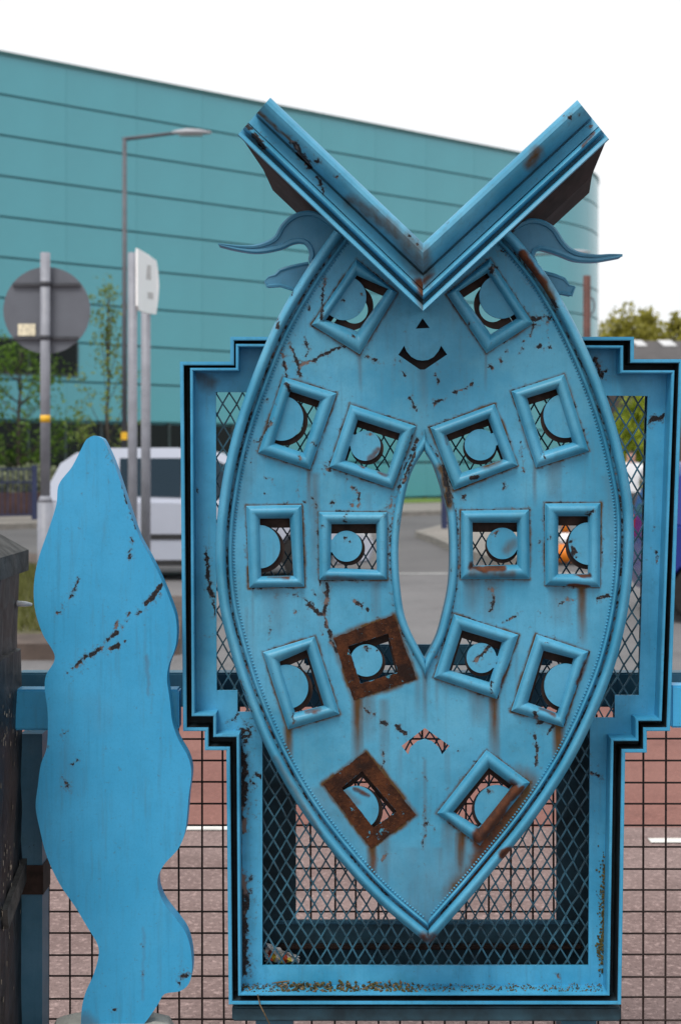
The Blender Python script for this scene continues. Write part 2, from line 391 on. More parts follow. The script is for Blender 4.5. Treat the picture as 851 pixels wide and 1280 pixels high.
def set_wear(ob, px_of, strokes=(), streaks=()):
    """wear map on an ordinary mesh, from the pixel position of its vertices"""
    off = world_loc(ob.parent); v = np.array([px_of(off + p.co) for p in ob.data.vertices]); W = stroke_field(v[:, 0], v[:, 1], strokes); W = streak_field(v[:, 0], v[:, 1], W, streaks)
    at = ob.data.attributes.new('wear', 'FLOAT_COLOR', 'POINT'); col = np.ones((len(v), 4)); col[:, :3] = W; at.data.foreach_set('color', col.ravel())
def pxw(p): return Wpx(p.x, p.z, p.y)
def strip(mb, loopsA, loopsB, closed=False):
    n = len(loopsA); o = len(mb.v); mb.v += [Vector(p) for p in loopsA] + [Vector(p) for p in loopsB]
    m = n if closed else n - 1
    for i in range(m): mb.f.append([o + i, o + (i + 1) % n, o + n + (i + 1) % n, o + n + i]); mb.mi.append(0)

# ================================================================== GROUND AND ROADS
def slab(name, pts, z, mat, thick=None, parent=None):
    mb = MB()
    if thick: mb.prism([Vector((p[0], p[1], z - thick)) for p in pts], (0, 0, thick))
    else: mb.add([Vector((p[0], p[1], z)) for p in pts], [list(range(len(pts)))])
    o = mb.build(name, mat, parent)
    if not thick and o.data.polygons[0].normal.z < 0: o.data.flip_normals()
    return tag(o, kind='structure') if parent is None else o
def band(name, d0, d1, z, mat, x0=-60, x1=60): return slab(name, [(x0, d0 - D0), (x1, d0 - D0), (x1, d1 - D0), (x0, d1 - D0)], z, mat)
slab('ground', [(-700, -60), (700, -60), (700, 1100), (-700, 1100)], 0, M['asphalt'])
band('near_carriageway', -6, 6.40, .004, M['asphalt_p'])
band('bus_lane', 6.40, 9.7, .004, M['asphalt_r'])
band('carriageway', 9.7, 20.6, .004, M['asphalt_l'])
for i, (xa, xb, d) in enumerate(((-3.5, -.44, 6.37), (1.25, 4.4, 6.16))):
    o = slab('lane_line', [(xa, d - D0 - .035), (xb, d - D0 - .035), (xb, d - D0 + .035), (xa, d - D0 + .035)], .009, M['line'])
o = slab('edge_line', [(-30, 20.55 - D0), (30, 20.55 - D0), (30, 20.75 - D0), (-30, 20.75 - D0)], .009, M['line_worn'])
# the pavement in front of the big building runs parallel to its wall
WA = Vector((-9.9, 44.2 - D0, 0)); WU = Vector((.756, .655, 0)).normalized(); WN = Vector((WU.y, -WU.x, 0))
def wall_pt(s, off=0, z=0): p = WA + WU * s + WN * off; return Vector((p.x, p.y, z))
def wstrip(name, s0, s1, o0, o1, z, mat, thick): return slab(name, [wall_pt(s0, o0), wall_pt(s1, o0), wall_pt(s1, o1), wall_pt(s0, o1)], z, mat, thick)
wstrip('pavement', -40, 60, -3, 9.25, .12, M['paving'], .2)
wstrip('kerb', -40, 60, 9.25, 9.45, .13, M['kerb'], .2)
wstrip('lawn_strip', 3, 60, 0, 3.2, .15, M['lawn'], .1)
# traffic island seen through the slit
isl = [(527, 672), (545, 678), (566, 688), (620, 705), (720, 700), (760, 680), (640, 664), (560, 664)]
slab('traffic_island', [G(*p) for p in isl], .13, M['paving'], .15)
oi = offset_poly(isl, -3); mb = MB()
mb.ring([G(x, y, .125) for x, y in oi], [G(x, y, .125) for x, y in isl]); mb.ring([G(x, y, .125) for x, y in oi], [G(x, y, -.02) for x, y in oi])
tag(mb.build('island_kerb', M['kerb']), kind='structure')
# planted verge on the left
vg = [(-140, 716), (40, 716), (66, 722), (74, 745), (90, 768), (215, 774), (212, 806), (120, 812), (-180, 812)]
slab('verge', [G(*p) for p in vg], .12, M['soil'], .14)
ov = offset_poly(vg, -14); mb = MB()
mb.ring([G(x, y, .13) for x, y in ov], [G(x, y, .13) for x, y in vg]); mb.ring([G(x, y, .13) for x, y in ov], [G(x, y, -.02) for x, y in ov])
tag(mb.build('verge_kerb', M['kerb_b']), kind='structure')
# weeds and grass on the verge
vv, ff = [], []; tint = []
vgw = [(G(*p).x, G(*p).y) for p in offset_poly(vg, 4)]
xs = rng.uniform(-6.5, -1.3, 26000); ys = rng.uniform(8.5, 18, 26000); ok = pip(vgw, xs, ys)
for x, y in list(zip(xs[ok], ys[ok]))[:9000]:
    h = random.uniform(.03, .14) * (1.5 if random.random() < .1 else 1); a = random.uniform(0, 6.28); wd = .009; lx, ly = random.gauss(0, .04), random.gauss(0, .04); o = len(vv)
    vv += [(x - wd * math.cos(a), y - wd * math.sin(a), .12), (x + wd * math.cos(a), y + wd * math.sin(a), .12), (x + lx, y + ly, .12 + h)]; ff.append((o, o + 1, o + 2)); tint.append(random.random())
g = mobj('verge_grass', vv, ff, M['blade']); tag(g, 'short yellowish weeds covering the verge below the round sign', 'grass', kind='stuff')
at = g.data.attributes.new('tint', 'FLOAT', 'FACE'); at.data.foreach_set('value', tint)

# ================================================================== BIG TEAL BUILDING
TOP, ROWH, NROW, BOT = 13.39, 1.183, 9, 2.74
bld = thing('clad_building', 'large teal building with horizontal cladding panels and rounded corner', 'building', tuple(wall_pt(0)))
S1, RAD = 24.05, 8.0
cc = wall_pt(S1) - WN * RAD; a0 = math.atan2(WN.y, WN.x)
def wall_curve(s, off):                         # s along the flat wall, then round the corner
    if s <= S1: return wall_pt(s, off)
    a = a0 + (s - S1) / RAD; return Vector((cc.x + math.cos(a) * (RAD + off), cc.y + math.sin(a) * (RAD + off), 0))
joints = [2.2 + 2.5 * k for k in range(-7, 14)]
flat = [(a, b) for a, b in zip(joints[:-1], joints[1:]) if b <= S1]
cs = [flat[-1][1] + k * 2.42 for k in range(8)]; curved = list(zip(cs[:-1], cs[1:]))
# core behind the panels
mb = MB(); path = [wall_curve(s, -.06) for s in [joints[0], S1] + [S1 + k * .9 for k in range(1, 19)]]
lo = [Vector((p.x, p.y, 0)) for p in path]; hi = [Vector((p.x, p.y, TOP - .02)) for p in path]
back = [path[-1] + Vector((-6, 14, 0)), wall_pt(joints[0], -32)]
loop = path + back
mb.prism([Vector((p.x, p.y, 0)) for p in loop], (0, 0, TOP - .02)); mb.build('core_wall', M['clad_joint'], bld)
GLZ = 9.7
def curved_panel(name, s0, s1, z0, z1, nseg, mat, off0=-.01, off1=.03, gv=.003, proto=None):
    mb = MB(); ss = [s0 + gv + (s1 - s0 - 2 * gv) * k / nseg for k in range(nseg + 1)]
    A = [wall_curve(s, off1) for s in ss]; B = [wall_curve(s, off0) for s in ss]
    up = lambda q, z: [Vector((p.x, p.y, z)) for p in q]
    a0_, a1_, b0_, b1_ = up(A, z0), up(A, z1), up(B, z0), up(B, z1)
    strip(mb, a0_, a1_); strip(mb, a1_, b1_); strip(mb, b0_, a0_)
    mb.add([a0_[0], a1_[0], b1_[0], b0_[0]], [(0, 1, 2, 3)]); mb.add([a0_[-1], a1_[-1], b1_[-1], b0_[-1]], [(0, 1, 2, 3)])
    return mb.build(name, mat, bld, angle=30)
def copy_panel(src, name, delta):
    c = share(src, name, bld); c.location = src.location + Vector(delta); return c
GAP = .028
pr = None
for r in range(NROW):
    z1 = TOP - .05 - r * ROWH; z0 = z1 - ROWH + 2 * GAP
    for (a, b) in flat:
        if pr is None: pr = curved_panel('cladding_panel', a, b, z0, z1, 1, M['clad']); ra, rz = a, z0
        else: copy_panel(pr, 'cladding_panel', WU * (a - ra) + Vector((0, 0, z0 - rz)))
for (a, b) in curved:
    pc = None
    for r in range(NROW):
        z1 = TOP - .05 - r * ROWH; z0 = z1 - ROWH + 2 * GAP
        if pc is None: pc = curved_panel('cladding_panel', a, b, z0, z1, 6, M['clad']); rz2 = z0
        else: copy_panel(pc, 'cladding_panel', (0, 0, z0 - rz2))
for r in range(2):                               # the wall reaches the ground right of the glazing
    z1 = BOT - .05 - r * 1.26; z0 = z1 - 1.19
    pc = None
    for (a, b) in flat:
        if a < GLZ - .1: continue
        if pc is None: pc = curved_panel('base_panel', a, b, z0, z1, 1, M['clad']); ra2 = a
        else: copy_panel(pc, 'base_panel', WU * (a - ra2))
    for (a, b) in curved: curved_panel('base_panel', a, b, z0, z1, 6, M['clad'])
mb = MB(); ss = [joints[0], S1] + [S1 + k * .6 for k in range(1, 27)]
A = [wall_curve(s, .07) for s in ss]; B = [wall_curve(s, -.2) for s in ss]
up = lambda q, z: [Vector((p.x, p.y, z)) for p in q]
strip(mb, up(A, TOP - .06), up(A, TOP + .06)); strip(mb, up(A, TOP + .06), up(B, TOP + .06)); strip(mb, up(B, TOP - .06), up(A, TOP - .06))
mb.build('parapet_flashing', M['flash'], bld)
# ground-floor glazing: panes between mullions
pane = None
for k in range(-12, 8):
    s0 = GLZ - 1.25 * (k + 13 - 12) ; 
    if s0 - 1.25 < joints[0]: continue
    if pane is None:
        mb = MB(); a, b = wall_pt(s0 - 1.2, .0), wall_pt(s0 - .05, .0)
        mb.prism([Vector((a.x, a.y, .35)), Vector((b.x, b.y, .35)), Vector((b.x, b.y, BOT - .08)), Vector((a.x, a.y, BOT - .08))], -WN * .03)
        pane = mb.build('glass_pane', M['glass'], bld); mb = MB(); a, b = wall_pt(s0 - .05, .02), wall_pt(s0 + .03, .02)
        mb.prism([Vector((a.x, a.y, .12)), Vector((b.x, b.y, .12)), Vector((b.x, b.y, BOT - .03)), Vector((a.x, a.y, BOT - .03))], -WN * .08)
        mull = mb.build('mullion', M['frame_dark'], bld); rs = s0
    else: copy_panel(pane, 'glass_pane', WU * (s0 - rs)); copy_panel(mull, 'mullion', WU * (s0 - rs))
def wall_box(name, s0, s1, z0, z1, o0, o1, mat, parent):
    mb = MB(); a, b = wall_pt(s0, o0), wall_pt(s1, o0)
    mb.prism([Vector((a.x, a.y, z0)), Vector((b.x, b.y, z0)), Vector((b.x, b.y, z1)), Vector((a.x, a.y, z1))], WN * (o1 - o0)); return mb.build(name, mat, parent)
wf = wall_box('window', -2.4, 2.6, 4.05, 5.12, .02, .06, M['frame_dark'], bld)
for k in range(3):
    wall_box('pane', -2.34 + k * 1.65, -2.34 + k * 1.65 + 1.58, 4.11, 5.06, .061, .068, M['glass'], wf)

# ================================================================== TREES, HEDGE, FAR THINGS
def leaves(name, centers, radii, n, size, mat, parent, flat=1.0):
    k = rng.integers(0, len(centers), n); c = np.array(centers)[k]; r = np.array(radii)[k]
    d = rng.normal(size=(n, 3)); d /= np.linalg.norm(d, axis=1)[:, None]; rr = rng.random(n) ** .45
    p = c + d * (r * rr)[:, None] * np.array((1, 1, flat))
    a = rng.normal(size=(n, 3)); a /= np.linalg.norm(a, axis=1)[:, None]; b = np.cross(a, rng.normal(size=(n, 3))); b /= np.linalg.norm(b, axis=1)[:, None]
    s = size * rng.uniform(.6, 1.4, n)[:, None]
    V = np.stack((p - a * s, p + b * s * .55, p + a * s, p - b * s * .55), 1).reshape(-1, 3)
    fcs = np.arange(4 * n).reshape(-1, 4)
    o = mobj(name, [Vector(q) for q in V.tolist()], fcs.tolist(), mat, parent)
    at = o.data.attributes.new('tint', 'FLOAT', 'FACE'); at.data.foreach_set('value', rng.random(n)); return o
def tree(name, label, base, h, crown_r, crown_z0, ncl, nleaf, leaf, mat, r0=.09, cat='tree', group=None, sparse=False, cl_r=.3, shape='oval'):
    base = Vector(base); t = thing(name, label, cat, tuple(base), group)
    mb = MB(); pts = [base + Vector((random.gauss(0, .0022) * h * i / 4, random.gauss(0, .0022) * h * i / 4, h * .92 * i / 8)) for i in range(9)]
    mb.tube(pts, [r0 * (1 - .1 * i) + .01 for i in range(9)], 7); mb.build('trunk', M['bark'], t, True)
    cen, rad, mbb = [], [], MB()
    for i in range(ncl):
        f = (i + random.random()) / ncl; z = crown_z0 + (h - crown_z0) * f
        prof = math.sin(math.pi * (f * .86 + .10)) if shape == 'oval' else (1.0 - .75 * f)
        a = i * 2.4 + random.random(); q = base + Vector((math.cos(a), math.sin(a), 0)) * crown_r * prof * random.uniform(.35, 1) + Vector((0, 0, z))
        s = base + Vector((0, 0, max(crown_z0 * .6, z - .28 * h * random.uniform(.4, 1)))); mid = (s + q) / 2 + Vector((0, 0, -.03 * h))
        mbb.tube([s, mid, q], [r0 * .35, r0 * .22, r0 * .07], 5); cen.append(tuple(q)); rad.append(cl_r * random.uniform(.6, 1.3))
        if not sparse: cen.append(tuple(mid)); rad.append(cl_r * .8)
        else: cen.append(tuple((mid + q) / 2)); rad.append(cl_r * .7)
    mbb.build('branches', M['bark'], t, True)
    leaves('crown', cen, rad, nleaf, leaf, mat, t); return t
tree('young_tree', 'thin sapling with sparse pale green leaves beside the tall lamp post', Gd(135, 34), 5.7, .95, 1.4, 20, 1000, .05, M['leaf_b'], .04, sparse=True, cl_r=.34, shape='cone')
tree('street_tree', 'olive green broad young tree standing behind the round sign', Gd(24, 41.5), 5.0, 1.9, 1.3, 24, 2300, .06, M['leaf_a'], .07, sparse=True, cl_r=.5)
for i, (px, d, h, r, lab) in enumerate(((752, 118, 11.3, 1.5, 'slimmest yellow green poplar, next to the rounded building corner'), (781, 112, 12.0, 2.5, 'broad yellow green poplar beside the slimmest one'),
        (808, 120, 12.9, 2.6, 'tallest yellow green poplar above the brown shed roof'), (846, 110, 11.6, 2.9, 'wide yellow green poplar just past the tallest one'))):
    tree('poplar_tree', lab, Gd(px, d), h, r, 2.5, 34, 9000, .20, M['leaf_c'], .2, group='poplars behind the brown shed', cl_r=1.1)
tree('yellow_bush', 'bright yellow green shrub tree growing behind the pedestrian', Gd(797, 52), 3.7, 1.0, 1.0, 18, 3500, .09, M['leaf_y'], .05, cl_r=.45)
tree('dark_shrub', 'low dark shrub under the round sign in front of the glazing', Gd(20, 43), 1.7, 1.5, .2, 20, 2600, .07, M['leaf_d'], .04, cat='shrub', cl_r=.45)
tree('dark_shrub', 'small dark shrub between the lamp post and the glazed ground floor', Gd(110, 43.5), 1.7, 1.3, .2, 20, 2600, .07, M['leaf_d'], .04, cat='shrub', cl_r=.45)
# pale hedge along the low wall
hd = thing('hedge', 'pale green clipped hedge behind the low brick wall', 'hedge', tuple(Gd(10, 38.6)))
cen = [tuple(wall_pt(s, 4.55, .75 + random.uniform(0, .45)) + Vector((random.gauss(0, .1), random.gauss(0, .15), 0))) for s in np.arange(-7, 1.8, .16)]
leaves('foliage', cen, [.34] * len(cen), 9000, .06, M['leaf_h'], hd)
mb = MB()
for s in np.arange(-7, 1.8, .5): p = wall_pt(s, 4.55); mb.tube([p, p + Vector((0, 0, .9))], .02, 5)
mb.build('stems', M['bark'], hd)
lw = wall_box('low_brick_wall', -8, 1.9, .1, .72, 5.0, 5.25, M['brick'], None); tag(lw, 'low dark brick wall between hedge and navy railing', 'wall')
# brown shed on the right
sh = thing('brown_shed', 'long brown corrugated shed under the poplars', 'building', tuple(Gd(800, 78)))
mb = MB(); d = 76.0; xa, xb, zt = Gd(728, d).x, Gd(1150, d).x, 6.4; n = 110
for i in range(n):
    x0 = xa + (xb - xa) * i / n; x1 = x0 + (xb - xa) / n * .72
    mb.box((x0, d - D0 - .06, 0), (x1, d - D0, zt))
mb.box((xa, d - D0, 0), (xb, d - D0 + 9, zt)); mb.build('wall_sheeting', M['shed'], sh)
mb = MB(); mb.prism([Vector((xa - .3, d - D0 - .4, zt)), Vector((xa - .3, d - D0 - .4, zt + .12)), Vector((xa - .3, d - D0 + 5, zt + 1.5)), Vector((xa - .3, d - D0 + 10, zt))], (xb - xa + .6, 0, 0)); mb.build('roof', M['shedroof'], sh)
for px0, px1 in ((795, 808), (828, 845), (872, 890)):
    mb = MB(); a, b = Gd(px0, d + 3.4).x, Gd(px1, d + 3.4).x
    yy = lambda t: (d - D0 - .4 + 5.4 * t, zt + .12 + 1.38 * t)
    (y0, z0), (y1, z1) = yy(.68), yy(.97)
    mb.prism([Vector((a, y0, z0 + .02)), Vector((b, y0, z0 + .02)), Vector((b, y1, z1 + .02)), Vector((a, y1, z1 + .02))], (0, 0, .05)); mb.build('roof_light', M['rooflight'], sh)

# street lamps
def street_lamp(px, d, h, arm, label, yellow=True):
    b = Gd(px, d); t = thing('street_lamp', label, 'street lamp', tuple(b), 'street lamps')
    mb = MB(); mb.tube([b, b + Vector((0, 0, 1.2))], .075, 10); mb.tube([b + Vector((0, 0, 1.2)), b + Vector((0, 0, h))], [.055, .042], 10); mb.build('pole', M['lamp_pole'], t, True)
    e = b + Vector((arm, 0, h + .10)); mb = MB(); mb.tube([b + Vector((-.04, 0, h - .02)), e], [.04, .035], 8); mb.build('arm', M['lamp_pole'], t, True)
    mb = MB(); secs = [(0, .04, .03), (.08, .09, .06), (.3, .13, .095), (.55, .12, .08), (.78, .05, .03)]
    rings = []
    for x, wy, hz in secs: rings.append([e + Vector((x - .05, math.cos(a) * wy, (math.sin(a) * hz if math.sin(a) > 0 else math.sin(a) * hz * .35))) for a in [2 * math.pi * k / 12 for k in range(12)]])
    for ra_, rb_ in zip(rings[:-1], rings[1:]): strip(mb, ra_, rb_, True)
    mb.add(rings[0], [list(range(12))]); mb.add(rings[-1], [list(range(12))]); hd_ = mb.build('lamp_head', M['lamp_head'], t, True)
    mb = MB(); mb.box(e + Vector((.1, -.08, -.05)), e + Vector((.55, .08, -.028))); mb.build('lens', M['lens'], hd_)
    if yellow:
        mb = MB(); mb.box(b + Vector((-.06, -.062, 1.95)), b + Vector((.06, -.05, 2.1))); mb.build('number_plate', M['yellow'], t)
street_lamp(156, 30, 7.9, .98, 'tall slim grey street lamp with curved head over the young sapling')
street_lamp(640, 48, 8.0, 1.75, 'distant street lamp whose pale head shows below the upper right scroll', False)
bp = thing('brown_post', 'thick brown post in front of the rounded building corner', 'post', tuple(Gd(733, 33)))
mb = MB(); b = Gd(733, 33); mb.tube([b, b + Vector((0, 0, 5.55))], .085, 10); mb.build('shaft', M['brown_post'], bp, True)
mb = MB(); mb.tube([b + Vector((.09 + .07 * math.sin(a), 0, 4.9 + .18 * math.cos(a))) for a in np.linspace(0, math.pi, 9)], .018, 6); mb.build('hoop_bracket', M['lamp_pole'], bp, True)

# round sign seen from behind
b = Gd(57, 13.2, .12); rs_ = thing('round_sign', 'back of a round grey road sign on a post standing in the verge', 'road sign', tuple(b))
z = lambda py: EYE - (py - HY) * 13.2 / F; u = 13.2 / F
mb = MB(); mb.tube([b, Vector((b.x, b.y, z(628)))], .068, 14); mb.tube([Vector((b.x, b.y, z(628))), Vector((b.x, b.y, z(620)))], [.068, .045], 14); mb.build('post_base', M['grey_pole'], rs_, True)
mb = MB(); mb.tube([Vector((b.x, b.y, z(622))), Vector((b.x, b.y, z(316)))], .043, 14); mb.build('pole', M['grey_pole'], rs_, True)
mb = MB(); c0 = Vector((b.x, b.y + .065, z(387)))
lp = [c0 + Vector((math.cos(a) * 54.5 * u, 0, math.sin(a) * 54.5 * u)) for a in [2 * math.pi * k / 64 for k in range(64)]]; mb.prism(lp, (0, .012, 0)); mb.build('sign_disc', M['sign_back'], rs_)
for py, hw in ((355, 42), (422, 40)):
    mb = MB(); mb.box((b.x - hw * u, b.y + .038, z(py) - .014), (b.x + hw * u, b.y + .062, z(py) + .014)); br = mb.build('bracket', M['bracket'], rs_)
    mb = MB(); mb.tube([Vector((b.x, b.y, z(py) - .02)), Vector((b.x, b.y, z(py) + .02))], .049, 14); mb.build('clamp', M['bracket'], br, True)
mb = MB(); mb.box((b.x - 36 * u, b.y + .058, z(419)), (b.x - 14 * u, b.y + .0635, z(404))); mb.build('sticker', M['sticker'], rs_)
mb = MB(); mb.tube([Vector((b.x, b.y, z(528))), Vector((b.x, b.y, z(519)))], .0445, 14); mb.build('yellow_band', M['yellow'], rs_, True)
# angled white sign on two posts
d1, d2 = 13.6, 14.5; b1, b2 = Gd(166, d1, .12), Gd(182.5, d2, .12)
ws = thing('white_sign', 'white road sign plate turned edge-on on twin grey posts', 'road sign', tuple(b1))
for bb, dd, tp, rr in ((b1, d1, 316, .042), (b2, d2, 330, .046)):
    mb = MB(); mb.tube([bb, Vector((bb.x, bb.y, EYE - (tp - HY) * dd / F))], rr, 12); mb.build('post', M['grey_pole'], ws, True)
def wsp(px, py, t): dd = d1 - .25 + t * 1.5; return Vector(((px - CX) * dd / F, dd - D0, EYE - (py - HY) * dd / F))
loop = [wsp(172.5, 310.5, 0), wsp(185, 318, .5), wsp(196, 326, .93), wsp(198, 340, .99), wsp(199.3, 357, 1), wsp(198, 376, .99), wsp(195.5, 393, .93), wsp(185, 392, .5), wsp(174, 388, .06), wsp(172.5, 382, 0)]
mb = MB(); mb.prism(loop, (-.018, 0, 0)); mb.build('sign_plate', M['white'], ws)
for (xa, xb, ya, yb, ta, tb) in ((179, 188, 330, 349, .3, .62), (176, 191, 364, 373, .2, .75)):
    mb = MB(); q = [wsp(xa, ya, ta), wsp(xb, ya + 2, tb), wsp(xb, yb + 1, tb), wsp(xa, yb, ta)]
    mb.prism([p + Vector((.006, 0, 0)) for p in q], (.002, 0, 0)); mb.build('faded_print', M['mark'], ws)

# navy railings
def railing(name, label, p0, p1, nbay, h, bars, parent_group=None):
    p0, p1 = Vector(p0), Vector(p1); t = thing(name, label, 'railing', tuple(p0)); dv = (p1 - p0)
    for z_ in (h - .03, .72 * h, .12):
        mb = MB(); mb.bar(p0 + Vector((0, 0, z_)), p1 + Vector((0, 0, z_)), .045, .045, Vector((0, 0, 1))); mb.build('rail', M['navy'], t)
    for i in range(nbay + 1):
        q = p0 + dv * i / nbay; mb = MB(); mb.box(q - Vector((.06, .06, 0)), q + Vector((.06, .06, h + .06))); mb.build('post', M['navy'], t)
    nb = nbay * bars
    for i in range(nb):
        if i % bars == 0: continue
        q = p0 + dv * i / nb; mb = MB(); mb.box(q + Vector((-.012, -.012, .12)), q + Vector((.012, .012, h - .03))); mb.build('bar', M['navy'], t)
pe = Gd(43.5, 36.5, .12); railing('guard_railing', 'navy guard railing with thin bars in front of the hedge', pe - WU * 6, pe, 3, 1.25, 14)
q0 = Gd(555, 31.5, .12); railing('guard_railing', 'short navy guard railing standing on the traffic island', q0, q0 + Vector((2.2, .35, 0)), 1, 1.0, 12)

# ================================================================== CARS, CONES, PEDESTRIAN
def make_car(label, paint_m, origin, group, flip=False, sc=1.0, rw=.78):
    """origin: rear lower corner on the near side, nose towards +X (flip: nose towards -X)"""
    t = thing('parked_car', label, 'car', tuple(origin), group)
    L, Wd = 4.25, 1.74
    def V3(x, y, z): return Vector((origin.x + ((L - x) if flip else x) * sc, origin.y + y * sc, origin.z + z * sc))
    def arch(cx, r=.34, n=12): return [(cx + r * math.cos(a), .30 + r * math.sin(a)) for a in np.linspace(math.pi, 0, n)]
    prof = [(.07, .28), (.01, .36), (0, .55), (.02, .78), (.055, 1.02), (.6, 1.035), (1.6, 1.03), (3.0, .985), (3.35, .95), (3.75, .86), (4.05, .74), (4.2, .58), (4.25, .44), (4.18, .24)]
    bot = [(3.75, .2)] + arch(3.37)[::-1] + [(2.9, .19), (1.3, .19)] + arch(rw)[::-1] + [(rw - .36, .25)]
    pr_ = prof + bot; mb = MB(); ys = [0, .05, Wd - .05, Wd]
    inset = offset_poly([(a * 1000, b_ * 1000) for a, b_ in pr_], 32); inset = [(a / 1000, b_ / 1000) for a, b_ in inset]
    loops = [[V3(a, 0.0, b_) for a, b_ in inset], [V3(a, .05, b_) for a, b_ in pr_], [V3(a, Wd - .05, b_) for a, b_ in pr_], [V3(a, Wd, b_) for a, b_ in inset]]
    n = len(pr_); mb.add(loops[0], [list(range(n))])
    for a_, b_ in zip(loops[:-1], loops[1:]): strip(mb, a_, b_, True)
    mb.add(loops[-1], [list(range(n))[::-1]]); body = mb.build('body', paint_m, t, angle=35)
    roof = [(.055, 1.02, .02), (.10, 1.26, .08), (.22, 1.50, .14), (.42, 1.64, .19), (.85, 1.70, .21), (1.7, 1.705, .21), (2.25, 1.64, .20), (2.75, 1.42, .14), (3.3, .97, .03)]
    mb = MB(); A = [V3(x, y, z_) for x, z_, y in roof]; B = [V3(x, Wd - y, z_) for x, z_, y in roof]
    strip(mb, A, B); mb.add(A, [list(range(len(A)))]); mb.add(B, [list(range(len(B)))]); mb.build('cabin', paint_m, t, angle=40)
    def side(x, z_, y_off, far=False):
        zz = [r[1] for r in roof]; y = np.interp(z_, [1.02, 1.26, 1.5, 1.64, 1.7], [.02, .08, .14, .19, .21]); y = y - y_off
        return V3(x, Wd - y if far else y, z_)
    for wv in ([(.32, 1.09), (.86, 1.09), (.86, 1.56), (.52, 1.53), (.36, 1.36)], [(.98, 1.09), (1.78, 1.07), (1.78, 1.57), (.98, 1.57)], [(1.88, 1.07), (2.92, 1.04), (2.62, 1.36), (2.2, 1.55), (1.88, 1.57)]):
        for far in (False, True):
            mb = MB(); mb.prism([side(x, z_, .006, far) for x, z_ in wv], (0, .01 if not far else -.01, 0)); mb.build('side_window', M['car_glass'], t)
    mb = MB(); mb.add([V3(2.32, .3, 1.635), V3(2.32, Wd - .3, 1.635), V3(3.27, Wd - .16, 1.03), V3(3.27, .16, 1.03)], [(0, 1, 2, 3)]); mb.build('windscreen', M['car_glass'], t)
    mb = MB(); mb.add([V3(.055, .2, 1.10), V3(.055, Wd - .2, 1.10), V3(.20, Wd - .3, 1.52), V3(.20, .3, 1.52)], [(0, 1, 2, 3)]); mb.build('rear_window', M['car_glass'], t)
    for y0, y1 in ((-.012, .01), (Wd - .01, Wd + .012)):
        mb = MB(); mb.box(V3(1.16, y0, .53), V3(3.0, y1, .60)); mb.build('rubbing_strip', M['trim'], t)
        mb = MB(); mb.box(V3(1.2, y0, .20), V3(2.95, y1 , .27)); mb.build('sill', M['trim'], t)
        for x in (.92, 1.83, 2.98):
            mb = MB(); mb.box(V3(x, y0 + .009 if y0 < 0 else y1 - .014, .34), V3(x + .012, y0 + .014 if y0 < 0 else y1 - .009, 1.0)); mb.build('door_gap', M['trim'], t)
        for x in (1.02, 2.0):
            mb = MB(); mb.box(V3(x, y0 - .012, .86), V3(x + .17, y1 + .012, .90)); mb.build('door_handle', paint_m, t)
    for y0 in (-.004, Wd - .20):
        mb = MB(); mb.box(V3(-.012, y0, .82), V3(.10, y0 + .205, 1.06)); mb.build('tail_lamp', M['tail'], t)
        mb = MB(); mb.prism([V3(4.02, y0, .60), V3(4.21, y0, .54), V3(4.18, y0, .68), V3(3.84, y0, .83)], (0, .204 * sc, 0)); mb.build('headlamp', M['headlamp'], t)
    for y0 in (-.10, Wd - .03):
        mb = MB(); mb.box(V3(2.72, y0, 1.02), V3(2.86, y0 + .13, 1.14)); mb.build('wing_mirror', M['trim'], t)
    mb = MB(); mb.box(V3(.5, .06, .22), V3(3.7, Wd - .06, .55)); mb.build('underbody', M['trim'], t)
    for cx in (rw, 3.37):
        for y0 in (.015, Wd - .215):
            rt = [(.16, .02), (.24, 0), (.30, .01), (.315, .05), (.315, .15), (.30, .19), (.24, .2), (.16, .18)]; mb = MB(); nn = 24
            rings = [[V3(cx + r * math.cos(a), y0 + yy, .315 + r * math.sin(a)) for a in [2 * math.pi * k / nn for k in range(nn)]] for r, yy in rt]
            for a_, b_ in zip(rings, rings[1:] + rings[:1]): strip(mb, a_, b_, True)
            wh = mb.build('wheel', M['tyre'], t, angle=40)
            mb = MB(); f0 = y0 + .03 if y0 < .5 else y0 + .17
            for k in range(6):
                a = k * math.pi / 3; mb.bar(V3(cx, f0, .315), V3(cx + .17 * math.cos(a), f0, .315 + .17 * math.sin(a)), .07 * sc, .03 * sc)
            mb.tube([V3(cx, f0 - .02, .315), V3(cx, f0 + .02, .315)], .06 * sc, 12); mb.ring([V3(cx + .19 * math.cos(a), f0, .315 + .19 * math.sin(a)) for a in np.linspace(0, 2 * math.pi, 24, False)], [V3(cx + .155 * math.cos(a), f0, .315 + .155 * math.sin(a)) for a in np.linspace(0, 2 * math.pi, 24, False)])
            mb.build('wheel_rim', M['rim'], wh)
    return t
make_car('silver people carrier parked across the road behind the round sign', M['silver'], Vector((Gd(52, 19.4).x, 19.4 - D0, .004)), 'cars beyond the fence')
make_car('dark blue car at the roadside beyond the mesh fence', M['carblue'], Vector((Gd(823, 14.3).x, 14.3 - D0, .004)), 'cars beyond the fence', sc=.92, rw=.45)
def cone(px, d, label):
    b = Gd(px, d, .009); t = thing('traffic_cone', label, 'traffic cone', tuple(b))
    mb = MB(); mb.box(b - Vector((.19, .19, 0)), b + Vector((.19, .19, .035))); mb.build('base', M['tyre'], t)
    def seg(z0, z1): r = lambda z_: .14 - .115 * z_ / .75; mb = MB(); mb.tube([b + Vector((0, 0, z0)), b + Vector((0, 0, z1))], [r(z0), r(z1)], 16); return mb
    seg(.035, .30).build('cone_body', M['orange'], t, True); seg(.302, .46).build('reflective_sleeve', M['white'], t, True); seg(.462, .75).build('cone_tip', M['orange'], t, True)
